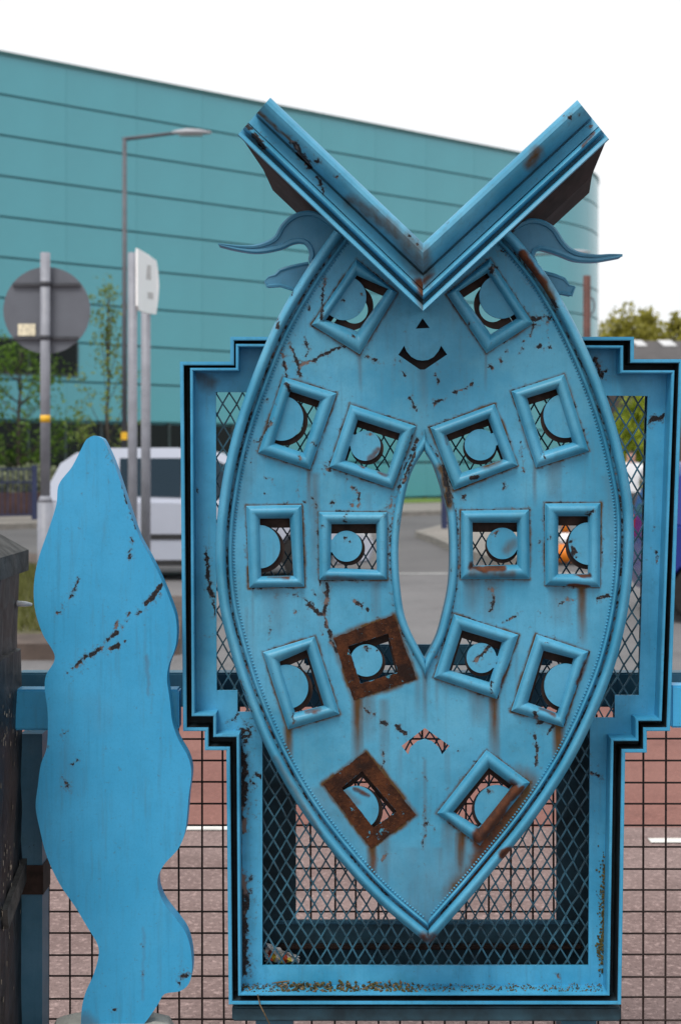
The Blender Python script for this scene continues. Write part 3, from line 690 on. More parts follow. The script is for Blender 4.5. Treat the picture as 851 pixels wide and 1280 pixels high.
cone(706, 22.5, 'orange traffic cone near the dark blue car')
def pedestrian(px, d, label):
    b = Gd(px, d, 0); t = thing('person', label, 'person', tuple(b))
    J = {'pel': (0, 0, .95), 'ab': (0, 0, 1.12), 'ch': (0, .01, 1.34), 'nk': (0, 0, 1.50), 'hd': (0, -.01, 1.60), 'tp': (0, 0, 1.72),
         'shl': (-.19, 0, 1.42), 'ell': (-.25, .03, 1.14), 'wrl': (-.24, -.06, .92), 'hal': (-.23, -.08, .80), 'shr': (.19, 0, 1.42), 'elr': (.25, .03, 1.14), 'wrr': (.24, -.06, .92), 'har': (.23, -.08, .80),
         'hil': (-.10, 0, .90), 'knl': (-.11, -.05, .50), 'anl': (-.11, .02, .09), 'tol': (-.12, -.17, .03), 'hir': (.10, 0, .90), 'knr': (.11, .03, .50), 'anr': (.11, .12, .09), 'tor': (.12, -.06, .03)}
    Rr = dict(pel=.15, ab=.14, ch=.17, nk=.06, hd=.095, tp=.07, shl=.075, ell=.05, wrl=.035, hal=.035, shr=.075, elr=.05, wrr=.035, har=.035, hil=.10, knl=.068, anl=.045, tol=.035, hir=.10, knr=.068, anr=.045, tor=.035)
    E = [('pel', 'ab'), ('ab', 'ch'), ('ch', 'nk'), ('nk', 'hd'), ('hd', 'tp'), ('ch', 'shl'), ('shl', 'ell'), ('ell', 'wrl'), ('wrl', 'hal'), ('ch', 'shr'), ('shr', 'elr'), ('elr', 'wrr'), ('wrr', 'har'),
         ('pel', 'hil'), ('hil', 'knl'), ('knl', 'anl'), ('anl', 'tol'), ('pel', 'hir'), ('hir', 'knr'), ('knr', 'anr'), ('anr', 'tor')]
    ks = list(J); me = bpy.data.meshes.new('body'); me.from_pydata([J[k] for k in ks], [(ks.index(a), ks.index(b_)) for a, b_ in E], [])
    o = bpy.data.objects.new('body', me); C.objects.link(o)
    md = o.modifiers.new('skin', 'SKIN'); md.use_smooth_shade = True; o.modifiers.new('sub', 'SUBSURF').levels = 2
    for i, k in enumerate(ks): me.skin_vertices[0].data[i].radius = (Rr[k], Rr[k] * (.72 if k in ('pel', 'ab', 'ch') else 1)); me.skin_vertices[0].data[i].use_root = (k == 'pel')
    dg = bpy.context.evaluated_depsgraph_get(); m2 = bpy.data.meshes.new_from_object(o.evaluated_get(dg)); bpy.data.objects.remove(o)
    for m in ('skin', 'shirt', 'trousers', 'hair', 'trim'): m2.materials.append(M[m])
    for p in m2.polygons:
        z_ = p.center.z; p.use_smooth = True
        p.material_index = 4 if z_ < .08 else 2 if (z_ < .98 and abs(p.center.x) < .2) else 0 if z_ > 1.5 or (abs(p.center.x) > .19 and z_ < 1.18) else 1
        if z_ > 1.66 or (z_ > 1.56 and p.center.y > .03): p.material_index = 3
    bo = bpy.data.objects.new('body', m2); C.objects.link(bo); bo.parent = t
    return t
pedestrian(788, 27, 'pedestrian in a white top and grey trousers beyond the mesh')

# ================================================================== FENCE
YF = .235
fn = thing('mesh_fence', 'welded wire mesh fence with blue rails behind the panel', 'fence', tuple(Vector((P(45, 1280, .1).x, .1, 0))))
def pbox(name, x0, x1, y0, y1, Y0, Y1, mat, parent, bev=.004):
    a, b_ = P(x0, y1, Y0), P(x1, y0, Y0); mb = MB(); mb.box((a.x, Y0, a.z), (b_.x, Y1, b_.z)); o = mb.build(name, mat, parent)
    if bev:
        bm = bmesh.new(); bm.from_mesh(o.data); bmesh.ops.bevel(bm, geom=bm.edges[:], offset=bev, segments=2, affect='EDGES'); bm.to_mesh(o.data); bm.free()
        o.data.shade_smooth(); o.data.set_sharp_from_angle(angle=R(35))
    return o
pbox('rail', 17, 224, 862, 913, .012, .062, M['blue_fig'], fn)
pbox('rail', 838, 1180, 857, 910, .012, .062, M['blue_fig'], fn)
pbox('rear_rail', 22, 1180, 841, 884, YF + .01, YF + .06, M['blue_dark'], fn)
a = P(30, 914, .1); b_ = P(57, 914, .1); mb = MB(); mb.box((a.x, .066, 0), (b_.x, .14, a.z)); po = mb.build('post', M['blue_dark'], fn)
mb = MB(); zc0, zc1 = P(30, 1112, .1).z, P(30, 1076, .1).z; mb.box((a.x - .003, .062, zc0), (b_.x + .003, .143, zc1)); mb.build('rusty_collar', M['liner'], po)
r_ = 0.0024
x = P(33, 1000, YF).x; xs_ = []
while x < P(1180, 1000, YF).x: xs_.append(x); x += .050
ztop = P(0, 893, YF).z
mb = MB(); mb.tube([Vector((0, 0, 0)), Vector((0, 0, ztop - .06))], r_, 6); vw = mb.build('wire', M['wire'])
for i, x in enumerate(xs_):
    o = vw if i == 0 else share(vw, 'wire', fn); o.parent = fn; o.location = Vector((x + random.gauss(0, .0007), YF, .06)) - world_loc(fn); o.rotation_euler = (random.gauss(0, .003), random.gauss(0, .0028), 0)
x0, x1 = xs_[0] - .01, xs_[-1] + .01; z = P(0, 1004, YF).z % .049 ; hw = None
while z < ztop - .01:
    if z > .07:
        if hw is None: mb = MB(); mb.tube([Vector((x0, 0, 0)), Vector((x1, 0, 0))], r_, 6); hw = mb.build('wire', M['wire']); o = hw
        else: o = share(hw, 'wire', fn)
        o.parent = fn; o.location = Vector((0, YF - 2 * r_, z)) - world_loc(fn); o.rotation_euler = (0, random.gauss(0, .0014), 0)
    z += .049

# ================================================================== WAVY CUT-OUT PLATE
right = [(117.6, 544.5), (128, 548), (136, 563), (143.6, 581), (153, 608.6), (162, 636), (174, 670), (188, 696), (200, 720), (213, 751), (220.5, 776), (220, 806), (211, 832), (209, 850), (211, 865), (213, 880), (215.6, 902), (223, 924), (235, 945.6), (239.5, 966), (236, 995.6), (234, 1020.6), (231, 1042), (223, 1061), (206, 1080), (198, 1095.6), (198, 1111), (206, 1130), (223, 1152), (233, 1167.5), (239, 1189), (240, 1214), (236, 1230), (225, 1239), (206, 1242.5), (198, 1255), (187.5, 1270.6), (178, 1284), (170, 1305)]
left = [(101, 1305), (101.5, 1280), (103, 1258), (108, 1239), (117, 1219), (123.5, 1195.6), (122, 1180), (109, 1158), (94, 1133), (75, 1105), (59, 1070.6), (50, 1036), (45, 1008), (48, 980), (51.6, 955), (59, 933), (60, 892), (56.5, 862), (58, 844), (69, 821), (53.5, 792), (44, 761), (43, 728), (49, 697), (62.6, 657.5), (71, 630), (74, 605.5), (90, 584), (101, 563), (108.5, 549), (117.6, 544.5)]
outl = catmull(right, 4) + catmull(left, 4)[:-1]
cp = thing('cutout_plate', 'bright blue metal plate cut to a tall wavy outline beside the panel', 'sculpture', tuple(P(140, 1290, -.04)))
chs = [(0, [(98, 726), (92, 740), (86, 748)], 2.2, .62, 2), (0, [(79, 757)], 1.5, .7, 1), (0, [(72, 766)], 2.4, .9, 1),
       (0, [(200, 732), (192, 747), (182, 755)], 3.4, .9, 2.5), (0, [(176, 764), (172, 768)], 1.8, .7, 2), (0, [(162, 765), (158, 778)], 1.3, .6, 1.5), (0, [(147, 777), (146, 784)], 2.2, .7, 1.5), (0, [(153, 783)], 1.8, .8, 1),
       (0, [(146, 790), (135, 800)], 3.2, .85, 2.5), (0, [(127, 809), (112, 819), (96, 832)], 3.4, .72, 3), (0, [(148, 806), (138, 811)], 2.6, .9, 1.5), (0, [(156, 802)], 1.5, .8, 1), (0, [(85, 842)], 1.5, .6, 1),
       (0, [(163, 690), (161, 700), (165, 697)], 2.0, .62, 2), (0, [(165, 672), (166, 684)], 1.0, .55, 1), (0, [(152, 607), (157, 620), (163, 640), (170, 660)], 1.6, .55, 2), (0, [(135, 562), (141, 578)], 1.2, .5, 1),
       (0, [(77, 919), (82, 916)], 2, .6, 2), (0, [(90, 955), (97, 950)], 1.8, .6, 2), (0, [(80, 975), (86, 983), (78, 985)], 1.9, .58, 2.5), (0, [(90, 990)], 1.5, .6, 1), (0, [(59, 934)], 1.5, .7, 1),
       (0, [(232, 1219)], 5, .72, 3), (0, [(221, 1226), (226, 1232)], 1.8, .6, 2), (0, [(150, 960)], 1.2, .6, 1), (0, [(143, 1262)], 2, .7, 1), (0, [(178, 1214), (179, 1222)], 1.2, .55, 1), (0, [(179, 1182)], 1.2, .6, 1),
       (1, [(184, 820), (186, 868)], 2.2, .30, 2), (1, [(118, 880), (125, 905)], 16, .07, 3), (1, [(85, 940), (92, 985)], 14, .06, 3), (1, [(180, 1160), (179, 1250)], 2, .22, 2), (1, [(105, 1275), (125, 1300)], 12, .4, 4)]
sheet('front_sheet', outl, [], -.045, M['blue_fig'], cp, step=2.4, wall=.045, strokes=chs)
for rr in (0,):
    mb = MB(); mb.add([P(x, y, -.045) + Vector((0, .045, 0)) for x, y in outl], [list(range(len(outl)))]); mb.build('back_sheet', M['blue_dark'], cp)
pl = thing('plinth', 'pale rounded concrete footing under the wavy blue plate', 'plinth', tuple(Vector((P(142, 1300, 0).x, -.02, .004))))
mb = MB(); c = Vector((P(142, 1300, 0).x, -.02, 0)); zt = P(0, 1272, 0).z
rings = []
for zf, rx, ry in ((0, .165, .10), (.6, .155, .095), (.88, .14, .085), (.97, .118, .07), (1.0, .09, .05)):
    rings.append([c + Vector((rx * math.copysign(abs(math.cos(a)) ** .6, math.cos(a)) + random.gauss(0, .002), ry * math.copysign(abs(math.sin(a)) ** .6, math.sin(a)), .004 + zt * zf + random.gauss(0, .002) * (zf > .1))) for a in np.linspace(0, 2 * math.pi, 28, False)])
for a_, b_ in zip(rings[:-1], rings[1:]): strip(mb, a_, b_, True)
mb.add(rings[-1], [list(range(28))]); mb.build('footing', M['concrete'], pl, True)

# ================================================================== DARK GATE PILLAR
xr, yb_, yf_ = P(29, 0, .1).x, .10, -.34; zc = P(0, 713, .1).z
pil = thing('gate_pillar', 'black weathered gate pillar with sloped stone cap and chipped edges', 'pillar', (xr - .2, -.12, .004))
def pbx(name, a, b_, mat, parent, bev=.006, rough=0.0, cuts=0):
    mb = MB(); mb.box(a, b_); o = mb.build(name, mat, parent); bm = bmesh.new(); bm.from_mesh(o.data)
    if cuts: bmesh.ops.subdivide_edges(bm, edges=bm.edges[:], cuts=cuts, use_grid_fill=True)
    else: bmesh.ops.bevel(bm, geom=bm.edges[:], offset=bev, segments=2, affect='EDGES')
    if rough:
        for v in bm.verts: v.co += Vector([random.gauss(0, rough) for _ in range(3)])
    bm.to_mesh(o.data); bm.free(); return o
z815 = P(0, 815, 0).z
pbx('shaft', (xr - .40, yf_ + .01, .3), (xr - .008, yb_ - .01, zc - .004), M['black'], pil, rough=.0022, cuts=14)
pbx('lower_casing', (xr - .41, yf_, .004), (xr + .004, yb_ - .03, z815), M['black'], pil, rough=.0016, cuts=16)
mb = MB(); z0, z1, z2 = zc, zc + .045, zc + .20; o_ = .012
q = [(xr - .41 - o_, yf_ - o_), (xr + o_, yf_ - o_), (xr + o_, yb_ + .004), (xr - .41 - o_, yb_ + .004)]
mb.add([Vector((x, y, z0)) for x, y in q] + [Vector((x, y, z1)) for x, y in q] + [Vector((xr - .2, (yf_ + yb_) / 2, z2))], [(0, 1, 2, 3), (0, 1, 5, 4), (1, 2, 6, 5), (2, 3, 7, 6), (3, 0, 4, 7), (4, 5, 8), (5, 6, 8), (6, 7, 8), (7, 4, 8)])
mb.build('capstone', M['capstone'], pil)
mb = MB(); mb.bar(Vector((xr + .010, -.12, P(0, 1128, 0).z)), Vector((xr + .010, .09, P(0, 1085, .05).z)), .045, .012, Vector((1, 0, 0))); mb.build('strap', M['capstone'], pil)
mb = MB(); a = P(29, 755, .08); mb.tube([a + Vector((-.03, 0, .002)), a + Vector((.006, 0, 0)), a + Vector((.020, 0, -.001))], [.007, .006, .003], 8); mb.build('peg', M['white'], pil, True)
mb = MB()
for i in range(90):                              # flakes of bare surface along the near edges
    y = random.choice((random.gauss(-.11, .02), random.gauss(-.06, .03), random.uniform(-.12, .06))); z_ = random.choice((random.uniform(.4, 1.1), random.gauss(.98, .03), random.uniform(.6, .8)))
    xx = xr + .006; s_ = random.uniform(.0015, .005); 
    if z_ > z815: xx = xr - .004
    mb.add([(xx, y - s_ * .5, z_), (xx, y + s_ * .4, z_ - s_ * .4), (xx, y + s_ * .7, z_ + s_ * 1.8), (xx, y - s_ * .3, z_ + s_ * 2.2)], [(0, 1, 2, 3)])
mb.build('bare_flakes', M['chip'], pil, fix=False)

# ================================================================== DECORATIVE PANEL
pn = thing('decorative_panel', 'blue steel panel with leaf shaped face, V cornice and stepped frame', 'panel', tuple(Vector((P(531, 0, .1).x, .1, .004))))
outer_band = [(288, 421), (792, 421), (792, 449), (853, 449), (837, 914), (808, 914), (808, 941), (781, 941), (776, 1256), (286, 1256), (283, 938), (256, 938), (256, 914), (229, 914), (225, 452), (288, 452)]
inner_band = [(295, 430), (778, 432), (778, 463), (842, 463), (826, 901), (797, 901), (797, 926), (766, 926), (761, 1244), (298, 1244), (296, 921), (267, 921), (267, 895), (240, 895), (238, 460), (295, 460)]
def frame_band(name, poly, th, Y0, Y1, mat, dark):
    inn = offset_poly(poly, th); mb = MB()
    fo = [P(x, y, 0) for x, y in poly]; fi = [P(x, y, 0) for x, y in inn]
    sh_ = lambda q, Y: [Vector((p.x, Y, p.z)) for p in q]
    mb.ring(sh_(fo, Y0), sh_(fi, Y0)); mb.ring(sh_(fo, Y1), sh_(fi, Y1)); mb.ring(sh_(fo, Y0), sh_(fo, Y1)); mb.ring(sh_(fi, Y0), sh_(fi, Y1))
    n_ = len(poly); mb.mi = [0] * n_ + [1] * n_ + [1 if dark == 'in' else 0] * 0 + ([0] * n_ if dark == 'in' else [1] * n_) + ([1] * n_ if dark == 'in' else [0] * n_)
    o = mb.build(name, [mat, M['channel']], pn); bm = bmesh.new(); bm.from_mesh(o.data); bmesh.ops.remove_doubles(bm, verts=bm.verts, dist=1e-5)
    bmesh.ops.recalc_face_normals(bm, faces=bm.faces)
    ed = [e for e in bm.edges if abs(e.verts[0].co.y - e.verts[1].co.y) < 1e-6 and e.verts[0].co.y + world_loc(pn).y < Y0 + .001 and len(e.link_faces) == 2 and e.calc_face_angle(0) > .5]
    bmesh.ops.bevel(bm, geom=ed, offset=.0016, segments=2, affect='EDGES'); bm.to_mesh(o.data); bm.free(); o.data.shade_smooth(); o.data.set_sharp_from_angle(angle=R(30)); return o
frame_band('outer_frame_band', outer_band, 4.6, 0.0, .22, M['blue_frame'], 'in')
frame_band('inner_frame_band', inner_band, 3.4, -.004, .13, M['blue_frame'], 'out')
mb = MB(); mb.ring([Vector((p.x, .06, p.z)) for p in [P(x, y, 0) for x, y in offset_poly(outer_band, 4)]], [Vector((p.x, .06, p.z)) for p in [P(x, y, 0) for x, y in inner_band]]); mb.build('channel_shade_filler', M['channel'], pn)  # dark sheet added to deepen the shade between the frame bands
YP = .046
def to_plane(poly, Y): return [(CX + (x - CX) * D0 / (D0 + Y), HY + (y - HY) * D0 / (D0 + Y)) for x, y in poly]
opening = [(270, 490), (809, 495), (798, 869), (768, 869), (768, 897), (737, 897), (735, 1207), (328, 1207), (328, 890), (297, 890), (297, 863), (271, 863)]
plate_strokes = [(0, [(300, 935), (306, 960), (300, 985)], 6, .8, 6), (0, [(303, 985), (298, 1035)], 9, .95, 8), (0, [(303, 1100), (304, 1150), (300, 1215)], 9, .95, 8), (0, [(310, 975), (322, 983)], 1.6, .6, 3), (0, [(240, 700), (238, 730)], 1, .5, 2),
    (0, [(813, 525), (835, 518)], 4.5, .85, 4), (0, [(760, 462), (735, 490)], 1.6, .6, 2), (0, [(745, 450), (752, 470)], 5, .7, 4), (0, [(258, 690), (262, 735), (272, 770)], 3, .75, 3), (0, [(252, 795), (270, 796)], 1, .6, 1), (0, [(246, 612)], 2, .7, 1), (0, [(244, 676)], 1.6, .6, 1),
    (0, [(309, 905), (305, 930)], 8, .55, 6), (0, [(285, 905), (300, 890)], 1.2, .6, 1), (0, [(819, 685), (822, 705)], 1.3, .65, 2), (0, [(816, 660)], 1.4, .6, 1), (0, [(735, 965), (750, 972)], 2.5, .6, 3), (0, [(697, 1220), (700, 1236)], 2, .6, 3), (0, [(318, 965), (330, 975)], 2, .7, 4),
    (1, [(250, 470), (262, 480)], 10, .5, 5), (1, [(300, 1236), (470, 1238), (760, 1238)], 5, .55, 4), (1, [(757, 1080), (758, 1200)], 4, .4, 4)]
fp = sheet('face_plate', to_plane(offset_poly(inner_band, 3.2), YP), [opening], YP, M['blue_frame'], pn, step=3.2, wall=.006, strokes=plate_strokes)
# diamond mesh behind the openings
slit_l = [(529.6, 563), (516, 586), (508, 610), (502, 642), (498, 676), (498, 709.5), (500.6, 741), (505, 767.7), (514, 792), (531, 824)]
slit_r = [(529.6, 563), (536, 569), (544, 588), (552, 612.7), (559.5, 642), (562, 676), (562, 709.5), (559.5, 738.6), (552.7, 770), (545, 797), (531, 824)]
slit_in = catmull(slit_l, 4)[:-1] + catmull(slit_r, 4)[::-1][:-1]
mb = MB(); YM = .060; hx, hy = 8.1, 13.6
keep = offset_poly(opening, -9); cut = offset_poly(slit_in, -16) if False else [(x + (x - 531) * .45, 690 + (y - 690) * 1.12) for x, y in slit_in]
nodes = {}
for i in range(-2, 90):
    for j in range(-2, 70):
        if (i + j) % 2: continue
        nodes[(i, j)] = (262 + i * hx + random.gauss(0, .45) + 1.2 * math.sin(j * .37 + i * .11), 478 + j * hy + random.gauss(0, .6))
segs = []
for (i, j), a in nodes.items():
    for di in (-1, 1):
        b_ = nodes.get((i + di, j + 1))
        if b_: segs.append((a, b_))
mx = np.array([((a[0] + b_[0]) / 2, (a[1] + b_[1]) / 2) for a, b_ in segs]); ok = pip(keep, mx[:, 0], mx[:, 1]) & ~pip(cut, mx[:, 0], mx[:, 1])
for (a, b_), k in zip(segs, ok):
    if k: mb.bar(P(*a, YM), P(*b_, YM + .003), .0031, .0045)
em = mb.build('expanded_mesh', M['strand'], pn); em['kind'] = 'stuff'
# rear frame of the box
YB = .212
back_open = [(266, 486), (806, 490), (797, 869), (766, 869), (766, 905), (695, 905), (695, 1150), (370, 1150), (370, 905), (300, 905), (300, 866), (267, 866)]
bo_ = to_plane(offset_poly(outer_band, 4.2), YB); mb = MB()
fo = [P(x, y, YB) for x, y in bo_]
oo = sheet('rear_plate', bo_, [back_open], YB, M['shade_teal'], pn, step=12, wall=.006)
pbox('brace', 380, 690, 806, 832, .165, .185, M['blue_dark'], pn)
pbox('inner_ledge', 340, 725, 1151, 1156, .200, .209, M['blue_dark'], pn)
pbox('inner_ledge', 335, 728, 1182, 1188, .185, .205, M['liner'], pn)
pbox('base_beam', 290, 776, 1259, 1277, .022, .19, M['shade_teal'], pn)
for x0_, x1_ in ((320, 366), (700, 744)):
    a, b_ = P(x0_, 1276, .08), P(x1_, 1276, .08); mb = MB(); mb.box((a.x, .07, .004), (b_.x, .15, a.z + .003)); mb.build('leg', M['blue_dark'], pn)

# ---- the leaf face
YL = -.055
lo_ = [(418, 288), (400, 313), (375, 350), (342, 408), (313, 478), (291, 545), (277, 610), (270, 680), (274, 750), (288, 812), (310, 880), (338, 945), (375, 1010), (420, 1070), (472, 1127), (535, 1180)]
ro_ = [(636, 288), (652, 305), (690, 355), (730, 430), (762, 510), (783, 590), (791, 655), (787, 740), (771, 820), (745, 890), (710, 960), (665, 1027), (610, 1095), (565, 1147), (535, 1180)]
L_ = catmull(lo_, 5); R_ = catmull(ro_, 5)

leaf_outer = L_ + R_[::-1][1:] + [(600, 300), (531, 345), (462, 300)]
Q = {  # outer corners, hole corners, disc (cx, cy, r, side); side = edge index of the hole that carries it; full discs have a bridge
 'A1': ([(445, 324), (496.6, 366), (449.6, 443), (389.4, 406)], [(446, 344), (485, 361), (447, 415), (407, 400)], (431, 373, 27.6, 'half')),
 'A2': ([(612, 323), (666, 404), (607.7, 441.6), (557.9, 368)], [(608.6, 341), (646, 398), (613, 418), (573, 364)], (625.5, 371, 27.6, 'half')),
 'B1': ([(354, 471), (420.7, 491.7), (387.6, 587), (322.7, 565.8)], [(363, 489), (400, 501), (379, 566), (343, 554)], (352.4, 523, 28, 'half')),
 'B2': ([(437.8, 505.6), (520, 532.8), (490.5, 611), (411.5, 583.8)], [(447, 524.5), (500, 541.8), (484, 592.8), (431, 575.5)], (456.8, 557.2, 18.8, 'L')),
 'B3': ([(537.4, 534.4), (618, 504.8), (646.8, 582), (567, 612.6)], [(557, 543.5), (609.8, 523), (628.7, 574), (577, 591)], (600, 556, 19.6, 'R')),
 'B4': ([(638.5, 489), (704.8, 467.8), (735.5, 563.7), (669.5, 584.8)], [(658, 497.4), (695, 486), (715.3, 553), (678.7, 564.4)], (705.2, 520, 27.5, 'half')),
 'C1': ([(307.6, 632.3), (377, 631), (380.5, 733.4), (311.8, 734.6)], [(324.7, 648), (362.3, 647.6), (367, 720), (326.4, 720.5)], (324.5, 683.5, 27, 'half')),
 'C2': ([(398.4, 639.7), (483.7, 640.4), (483.7, 724.4), (399, 725)], [(414, 655), (470.3, 654.6), (471, 712.4), (413, 710)], (433, 682.8, 19.3, 'L')),
 'C3': ([(576, 638.3), (660.8, 637), (661.6, 723.7), (576, 723.7)], [(590, 653), (646, 653), (646, 706), (591, 707.5)], (627.7, 679.3, 19.6, 'R')),
 'C4': ([(680.6, 629.4), (750, 628.8), (749.3, 734), (681, 731.6)], [(697, 645), (734.6, 645), (734.6, 717.5), (697, 717.5)], (735.5, 679.5, 26.5, 'half')),
 'D1': ([(328.5, 815.3), (393.3, 795.5), (424.4, 892.8), (360, 911.9)], [(349, 827), (383.5, 812), (405.3, 882.3), (368.7, 891)], (359, 858.5, 27.5, 'half')),
 'D2': ([(416.5, 797.4), (492, 769), (520, 848.6), (441.7, 875)], [(434.8, 808), (485, 792), (497, 841), (450.8, 855)], (457.7, 825.7, 20, 'L')),
 'D3': ([(567, 767.6), (647.7, 793.6), (620.6, 873.8), (541.9, 847)], [(577, 787.5), (627.4, 802.8), (611.4, 853), (561, 838)], (601.5, 822.6, 18.6, 'R')),
 'D4': ([(670, 792.7), (735, 814.6), (703.3, 909), (638.5, 888.6)], [(678.7, 813), (716.7, 823), (696.3, 892), (659, 878)], (706, 857, 27.5, 'half')),
 'E1': ([(457, 939), (519.5, 1018.4), (463.7, 1060.8), (403.4, 980.4)], [(452.5, 963.7), (496, 1015), (467, 1035), (426.8, 985)], (446.5, 1010, 27.5, 'half')),
 'E2': ([(607.6, 937.3), (662, 978), (599.6, 1057), (545.9, 1016.6)], [(610.7, 959.4), (640, 982), (598, 1035), (566, 1015)], (619.5, 1009, 27.5, 'half')),
}
smile = [(497.6, 443.5), (505, 432), (508, 439), (514, 446), (521, 449.8), (527.6, 450.7), (535, 449.8), (542, 446), (547.6, 439), (551, 432), (558.7, 443), (530.5, 462), (524.7, 462)]
tri = [(528, 397.6), (537, 410), (519.4, 410.8)]
arch_ = [(530.7, 910), (562, 932.4), (552.5, 943.6), (548.5, 934.7), (539.6, 926.8), (530.7, 924), (521.7, 926.8), (512.8, 934.7), (510, 943.6), (501.6, 932.4)]
LS = [ # drawn paint damage: cracks, flakes, scars
 (0, [(346, 405), (351, 432), (358, 468), (364, 492)], 1.8, .75, 3), (0, [(374, 458), (392, 449), (412, 440), (430, 433)], 2.0, .8, 2.5), (0, [(364, 434), (372, 452), (376, 470)], 2.2, .75, 3), (0, [(380, 420), (386, 436), (384, 446)], 1.7, .65, 3),
 (0, [(407, 347), (404, 362), (402, 388), (399, 402)], 1.8, .72, 2.5), (0, [(387, 385)], 2.4, .7, 2), (0, [(371, 505), (360, 520), (345, 540), (335, 552)], 2.6, .62, 5), (0, [(322, 552), (330, 545)], 2.2, .62, 3), (0, [(302, 560), (306, 572)], 3, .55, 4), (0, [(313, 578)], 1.4, .8, 1),
 (0, [(334, 484)], 2, .6, 2), (0, [(458, 446), (472, 452)], 2.6, .6, 3), (0, [(494, 451), (500, 450)], 1.6, .55, 2), (0, [(503, 465), (505, 470)], 2.2, .7, 2), (0, [(495, 452)], 1.6, .6, 1), (0, [(512, 497), (520, 512)], 2.2, .68, 3), (0, [(521, 514)], 2.6, .8, 2), (0, [(544, 470), (548, 478)], 1.4, .55, 2),
 (0, [(566, 491), (580, 486), (590, 480)], 2.4, .72, 3), (0, [(543, 505), (552, 500)], 2.4, .72, 2.5), (0, [(546, 455)], 1.2, .6, 1), (0, [(440, 610), (450, 616), (446, 632)], 2.3, .66, 4), (0, [(405, 582), (412, 590)], 2.6, .66, 3), (0, [(434, 598)], 1.6, .6, 1), (0, [(374, 606), (373, 622)], 1.1, .5, 2), (0, [(331, 617)], 1.2, .6, 1), (0, [(390, 620), (394, 634)], 2.3, .5, 4),
 (0, [(489, 625), (486, 636)], 3.2, .6, 4), (0, [(514, 570), (506, 590), (498, 612)], 2.4, .8, 3), (0, [(522, 548), (516, 560)], 2.6, .78, 3), (0, [(555, 584), (558, 604), (560, 626)], 3.5, .8, 2), (0, [(579, 621)], 3.2, .85, 1), (0, [(650, 548), (653, 575), (654, 590)], 1.0, .48, 2), (0, [(613, 458), (616, 460)], 2.4, .75, 2), (0, [(626, 450)], 2.6, .8, 2),
 (0, [(664, 399), (680, 396), (694, 400)], 2.8, .72, 3.5), (0, [(668, 404), (663, 420)], 2.4, .68, 3), (0, [(673, 433)], 3.8, .78, 2.5), (0, [(687, 434)], 2.6, .85, 2), (0, [(684, 405), (685, 428)], .9, .55, 1), (0, [(654, 434), (650, 440)], 1.1, .6, 1), (0, [(627, 314), (633, 316)], 2, .6, 2), (0, [(658, 350)], 2.4, .6, 2),
 (0, [(392, 737), (394, 744)], 1.2, .6, 1), (0, [(362, 742), (385, 750), (398, 762)], 1.6, .58, 3), (0, [(386, 755), (398, 767), (405, 768)], 2.6, .85, 2.5), (0, [(409, 730), (408, 750), (405, 768), (410, 785), (414, 800), (422, 815)], 2.2, .85, 2.5), (0, [(345, 745), (338, 770), (336, 798)], .9, .45, 2), (0, [(443, 752), (452, 757)], 2.2, .8, 2), (0, [(459, 762)], 2.8, .9, 1.5), (0, [(472, 771)], 1.2, .6, 1),
 (0, [(404, 792)], 2, .7, 1), (0, [(406, 840), (410, 850)], 2.2, .6, 3), (0, [(456, 884), (462, 892)], 1.8, .72, 2), (0, [(468, 893)], 1.8, .75, 1.5), (0, [(477, 903), (483, 905)], 2.6, .8, 2), (0, [(494, 908), (506, 916)], 3.2, .85, 2.5), (0, [(512, 918)], 1.5, .6, 1),
 (0, [(614, 735), (616, 748), (614, 765)], 2.0, .6, 3.5), (0, [(628, 779), (638, 772), (645, 770)], 1.7, .72, 2), (0, [(700, 755), (715, 750)], 2.0, .6, 3), (0, [(747, 748), (760, 744)], 2.6, .82, 2), (0, [(675, 680)], 2.6, .5, 2), (0, [(668, 920), (672, 940), (669, 958)], 1.8, .65, 3), (0, [(672, 905), (680, 900)], 2.5, .7, 3), (0, [(752, 690), (753, 700)], 1.4, .5, 1),
 (0, [(690, 907), (683, 918)], 2.4, .68, 4), (0, [(531, 1005), (530, 1040)], 2.2, .5, 5), (0, [(527, 965), (534, 975)], 1.6, .5, 2), (0, [(532, 1030), (528, 1062)], 1.4, .5, 3), (0, [(557, 985)], 1.2, .5, 1), (0, [(474, 965), (480, 950), (478, 930)], 1.2, .48, 3),
 (0, [(310, 668), (306, 700)], .8, .4, 2), (0, [(497, 702)], 1.0, .5, 1), (0, [(415, 628)], 3.2, .85, 1.5), (0, [(388, 652)], 1.4, .6, 1), (0, [(440, 632)], 3, .8, 2),
 (2, [(640, 992), (625, 1020), (612, 1042), (602, 1062)], 17, .70, 5), (2, [(602, 1060), (594, 1086), (584, 1108)], 14, .52, 5), (2, [(577, 1042), (576, 1080)], 5, .44, 3), (2, [(520, 1160), (535, 1174), (550, 1160)], 9, .5, 4), (2, [(465, 1060), (467, 1090)], 5, .42, 3), (2, [(446, 876), (446, 905)], 5, .38, 3), (2, [(617, 870), (617, 905)], 4.5, .40, 3), (2, [(698, 905), (698, 940)], 4.5, .40, 3), (2, [(727, 735), (727, 760)], 4, .36, 3), (1, [(650, 985), (620, 1050), (598, 1090), (575, 1120)], 24, .85, 5), (2, [(528, 1168), (540, 1172)], 9, .7, 4), (1, [(505, 1140), (535, 1165), (565, 1135)], 20, .35, 6),
 (2, [(735, 818), (730, 835), (722, 852)], 3.5, .5, 3), (1, [(555, 588), (561, 620)], 6, .6, 3),
]
